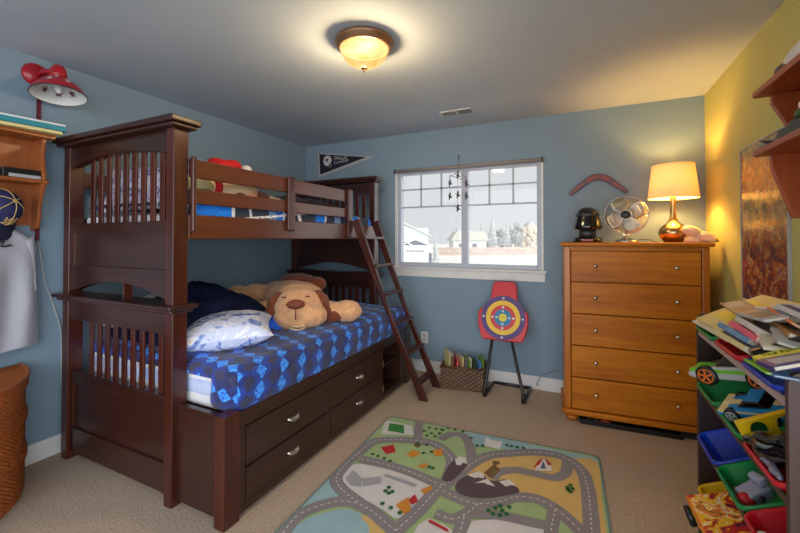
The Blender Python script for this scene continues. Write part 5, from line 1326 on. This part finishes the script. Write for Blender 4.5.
car((.425,1.955,.762), (.650,1.775,.826), math.radians(-4), .115, .112, MAT['ltgrey'], MAT['lime'], MAT['blackgloss'], 'large green and silver toy race car with orange wheels on the second row', MAT['orange'], .038, MAT['lime'])
o, M = car((.475,1.800,.705), (.625,1.670,.765), math.radians(-22), .105, .072, MAT['cyan'], MAT['printcream'], MAT['blackgloss'], 'blue and cream toy car in the green bin of the second row', MAT['ltgrey'], .024)
# other toys
yc = thing('toy_plate', 'yellow toy panel with round cut-outs standing beside the black bag', 'toy', (.58,1.56,.72))
def arch_panel(x0, x1, z0, z1, holes):
    pts = [(x0, z1), (x0, z0)]
    for h in holes:
        pts += [(h-.022, z0)]+[(h-.022*math.cos(PI*i/8), z0+.030+.022*math.sin(PI*i/8)) for i in range(9)]+[(h+.022, z0)]
    return pts+[(x1, z0), (x1, z1)]
Mp = TR((.455,1.545,.708),(0,-TILT,math.radians(4)))
MB().prism(arch_panel(.0,.27,.0,.062,(.05,.12,.20)), 'y', -.008, .008, 0, Mp).build('panel', MAT['yellow'], yc, bevel=.003)
MB().prism([(0,.058),(.27,.058),(.27,.064),(0,.064)], 'y', -.012, .010, 0, Mp).build('flange', MAT['yellow'], yc, bevel=.003)
bg_ = thing('toy_bag', 'black shiny bag slumped in the near bin of the second row', 'bag', (.53,1.43,.72))
blob('body', [(Vector((.49,1.46,.735)), (.045,.09,.035)), (Vector((.53,1.40,.765)), (.06,.09,.04)), (Vector((.47,1.52,.725)), (.03,.04,.02)), (Vector((.60,1.42,.79)), (.06,.09,.04))], MAT['blackgloss'], bg_, .012, 3, .01, 18)
MB().tube(cat_rom([(.46,1.50,.745),(.455,1.46,.765),(.46,1.42,.775),(.475,1.38,.79)],6), .006, 6).build('strap', MAT['dkgrey'], bg_)
wt_ = tag(blob('toy_wrapper', [(Vector((.462,1.40,.722)), (.012,.06,.011)), (Vector((.458,1.345,.722)), (.012,.03,.012)), (Vector((.465,1.46,.712)), (.014,.04,.010))], M_('pale_wrapper', S(150,150,172), .3, col2=S(96,90,124), scale=60), None, .008, 2, .006, 40), 'crumpled pale plastic wrapper on the rim below the black bag', 'wrapper')
w2 = thing('toy_robot', 'grey and red toy in the green bin of the third row', 'toy', (.53,1.70,.455))
MR = TR((.535,1.715,.452),(0,-TILT,.5))
MB().box(-.045,.045,-.03,.03,.0,.045,0,MR).build('body', M_('lilac_grey_plastic', S(168,168,196), .45), w2, bevel=.008)
MB().box(.015,.045,-.024,.024,.045,.075,0,MR).build('head', M_('pale_grey_plastic', S(176,176,200), .45), w2, bevel=.008)
MB().ball((-.045,-.01,.026), (.028,.026,.022), (0,0,0), 14, 10, 0, MR).build('chest_ball', MAT['red'], w2)
for y in (-.045,.045): MB().tube([MR @ Vector((0,y*.7,.03)), MR @ Vector((-.03,y,.02)), MR @ Vector((-.06,y*.9,.01))], .008, 8).build('arm', MAT['dkgrey'], w2)
for i, (loc, r_, m, lab) in enumerate([((.475,1.475,.455), .028, 'white', 'white ball in the near red bin of the third row'), ((.485,1.405,.470), .026, 'orange', 'orange ball in the near red bin of the third row'), ((.515,1.44,.475), .022, 'cream', 'small cream ball behind the white one in the red bin')]):
    bl2 = thing('toy_ball', lab, 'toy', loc, group='small toys in the red bin')
    MB().ball(loc, (r_, r_, r_*.95), n=18, m=12).build('shell', MAT[m], bl2)
    MB().tube([Vector(loc)+Vector((r_*1.0*math.cos(2*PI*k/24), r_*1.0*math.sin(2*PI*k/24), 0)) for k in range(25)], .003, 5, cap=False).build('seam', MAT['blue'] if i == 0 else MAT['red'], bl2)
# printed toy case at the bottom
tc_ = thing('toy_case', 'orange and yellow printed toy case with a black wheel on the lowest row', 'toy case', (.42,1.72,.25))
MC = TR((.374,1.935,.290),(0,-TILT*.75,math.radians(3)))
MB().box(.0,.19,-.42,.0,-.055,.0,0,MC).build('body', MAT['orange'], tc_, bevel=.006)
t = printed('toy_case_print', [(0, S(40,36,60)), (.38, S(196,40,36)), (.46, S(240,190,40)), (.54, S(240,226,190)), (.58, S(236,130,40)), (.66, S(60,100,60)), (.7, S(230,196,60))], 12, 1.2, rough=.35)
MB().box(.008,.182,-.412,-.008,.0,.0015,0,MC).build('printed_lid', t.mat, tc_)
p_ = MB()
for k in range(6): p_.box(-.0015,.0,-.40+.066*k,-.365+.066*k,-.045,-.012,0,MC)
p_.build('side_print', MAT['yellow'], tc_)
MB().lathe([(.0,-.012),(.032,-.012),(.036,-.006),(.036,.006),(.032,.012),(.0,.012)], 24, 0, MC @ TR((-.012,-.035,-.062),(0,PI/2,0))).build('wheel', MAT['black'], tc_)

# ------------------------------------------------------------------ play rug with a printed town
rug = thing('play_rug', 'road-map play rug with mountains, desert and buildings on the carpet', 'rug', (-.6, 1.8, 0))
RA = Vector((-1.314, 2.578)); e1 = Vector((1.404, .079)); e2 = Vector((.036, -1.0)).normalized()
RL = 1.75
corn = [RA, RA+e1, RA+e1+e2*RL, RA+e2*RL]
def rounded(pts, r_, k=5):
    out = []; n = len(pts)
    for i in range(n):
        p, a, b = pts[i], pts[i-1], pts[(i+1) % n]
        u_ = (a-p).normalized(); v_ = (b-p).normalized()
        for j in range(k+1):
            t_ = j/k; q0 = p+u_*r_; q1 = p+v_*r_
            out.append(q0.lerp(p, t_).lerp(p.lerp(q1, t_), t_))
    return out
def inset(d):
    c = sum(corn, Vector((0,0)))/4; u_ = e1.normalized()
    return [corn[0]+(u_+e2)*d, corn[1]+(-u_+e2)*d, corn[2]+(-u_-e2)*d, corn[3]+(u_-e2)*d]
RM = [M_('rug_binding', S(110,140,140), .9), M_('rug_green', S(166,190,138), .95, bump=.3, bscale=300), M_('rug_road', S(142,136,142), .95, bump=.3, bscale=300), M_('rug_dash', S(226,222,216), .95),
 M_('rug_water', S(156,190,200), .95, bump=.3, bscale=300), M_('rug_sand', S(218,184,116), .95, bump=.3, bscale=300), M_('rug_white', S(222,218,222), .95, bump=.3, bscale=300), M_('rug_mountain', S(92,76,84), .95, bump=.3, bscale=300),
 M_('rug_dkgreen', S(44,104,52), .95), M_('rug_red', S(190,40,44), .95), M_('rug_orange', S(214,140,50), .95), M_('rug_violet', S(90,84,130), .95), M_('rug_grey', S(168,166,176), .95), M_('rug_field', S(60,130,64), .95), M_('rug_brown', S(120,92,60), .95)]
base = MB(); P = rounded(corn, .05)
base.prism([(p.x, p.y) for p in P], 'z', .0005, .010)
base.build('backing', RM[0], rug)
pr_ = MB(); lv = [.0102]
def clip(poly):
    """Sutherland-Hodgman against the rug outline"""
    Q = inset(.012); c = sum(Q, Vector((0,0)))/4; out = [Vector(p) for p in poly]
    for i in range(4):
        a, b = Q[i], Q[(i+1) % 4]; n_ = Vector((-(b-a).y, (b-a).x))
        if (c-a).dot(n_) < 0: n_ = -n_
        res = []
        for j in range(len(out)):
            p, q = out[j], out[(j+1) % len(out)]; dp, dq = (p-a).dot(n_), (q-a).dot(n_)
            if dp >= 0: res.append(p)
            if (dp >= 0) != (dq >= 0): res.append(p+(q-p)*(dp/(dp-dq)))
        out = res
        if len(out) < 3: return []
    return out
def poly(pts, mi, z, smooth=True):
    pts = clip(pts)
    if len(pts) >= 3: pr_.add([(p[0], p[1], z) for p in pts], [list(range(len(pts)))], mi)
def sm(pts, k=4): return [(p.x, p.y) for p in cat_rom(pts, k, True)]
poly([(p.x, p.y) for p in rounded(inset(.012), .045)], 1, .0104)
REG_COL = dict(water_l=4, lake=4, beach=5, river=4, sand=5, sandr=5, white=6, green1=1, green2=1, green3=1, green4=1, whit2=6, redw=6, mt1=7, mt2=7, cap1=6, cap2=6, cap3=6, cap4=6, mtb=14, field=13, fieldo=6, school1=6, school2=12, school3=12, hall=12, hall2=6, roofr=9, houseo=10, dirt=10, redh=9, or1=10, or2=10, or3=10, brn=14, tentw=6, tentr1=9, tentr2=9, tentp=11, cast=6, green_l=1, green_m=1, hgreen=1, hut=14, redstr=9)
SMOOTH = {'lake','beach','sand','sandr','white','green1','green2','green3','green4','hgreen','mt1','mt2','water_l','green_l'}
under = ['water_l','lake','beach','river','sandr','sand','white','whit2','redw','green1','green2','green3','green4','green_l','green_m','hgreen','fieldo']
for i, k in enumerate(under): poly(sm(REGS[k]) if k in SMOOTH else REGS[k], REG_COL[k], .0108+.0001*i)
def ribbon(path, w, mi, z):
    c = [Vector((p.x, p.y)) for p in cat_rom(path, 6)]
    for i in range(len(c)-1):
        a, b = c[i], c[i+1]
        def nn(j):
            t_ = c[min(j+1,len(c)-1)]-c[max(j-1,0)]; t_.normalize(); return Vector((-t_.y, t_.x))
        n0, n1 = nn(i)*w/2, nn(i+1)*w/2
        poly([a+n0, b+n1, b-n1, a-n0], mi, z+1.2e-6*i)
def dashes(path, z, step=.034, ln=.017, w=.005):
    c = [Vector((p.x, p.y)) for p in cat_rom(path, 12)]
    acc = 0; nxt = step/2
    for i in range(len(c)-1):
        a, b = c[i], c[i+1]; l = (b-a).length
        while nxt <= acc+l:
            t_ = (nxt-acc)/l if l else 0; p = a.lerp(b, t_); d = (b-a).normalized(); n_ = Vector((-d.y, d.x))
            poly([p-d*ln/2-n_*w/2, p+d*ln/2-n_*w/2, p+d*ln/2+n_*w/2, p-d*ln/2+n_*w/2], 3, z)
            nxt += step
        acc += l
for i, (k, p) in enumerate(ROADS.items()):
    ribbon(p, .074 if k in ('r1','r2','r4','r5','r7') else .062, 2, .0128+.00008*i)
for k in ('r1','r2','r4','r5','r7','r9','r10','r12'): dashes(ROADS[k], .0139)
over = [k for k in REGS if k not in under]
for i, k in enumerate(over): poly(sm(REGS[k]) if k in SMOOTH else REGS[k], REG_COL[k], .0140+.00005*i)
for (x, y) in TREES:
    poly([(x+.012*math.cos(2*PI*i/10), y+.014*math.sin(2*PI*i/10)) for i in range(10)], 8, .0162)
# near part of the print, mostly below the picture: more roads and blocks
near = [[(-1.22,1.30),(-1.05,1.20),(-.80,1.18),(-.55,1.22),(-.3,1.2),(-.05,1.25),(.05,1.4),(.045,1.8)], [(-.75,1.57),(-.7,1.4),(-.72,1.2),(-.70,.95)], [(-.13,1.85),(-.2,1.6),(-.18,1.4),(-.2,1.2)], [(-1.22,1.3),(-1.22,1.1),(-1.1,.97),(-.7,.95),(-.2,.95),(0,1.05),(.05,1.3)]]
poly([(-.66,1.62),(-.28,1.72),(-.25,1.28),(-.62,1.28)], 6, .0112); poly([(-.6,1.12),(-.1,1.12),(-.1,1.0),(-.6,1.0)], 5, .0112)
for i, p in enumerate(near):
    ribbon(p, .07, 2, .0137+.00002*i); dashes(p, .01395)
po = pr_.build('printed_pile', RM, rug)
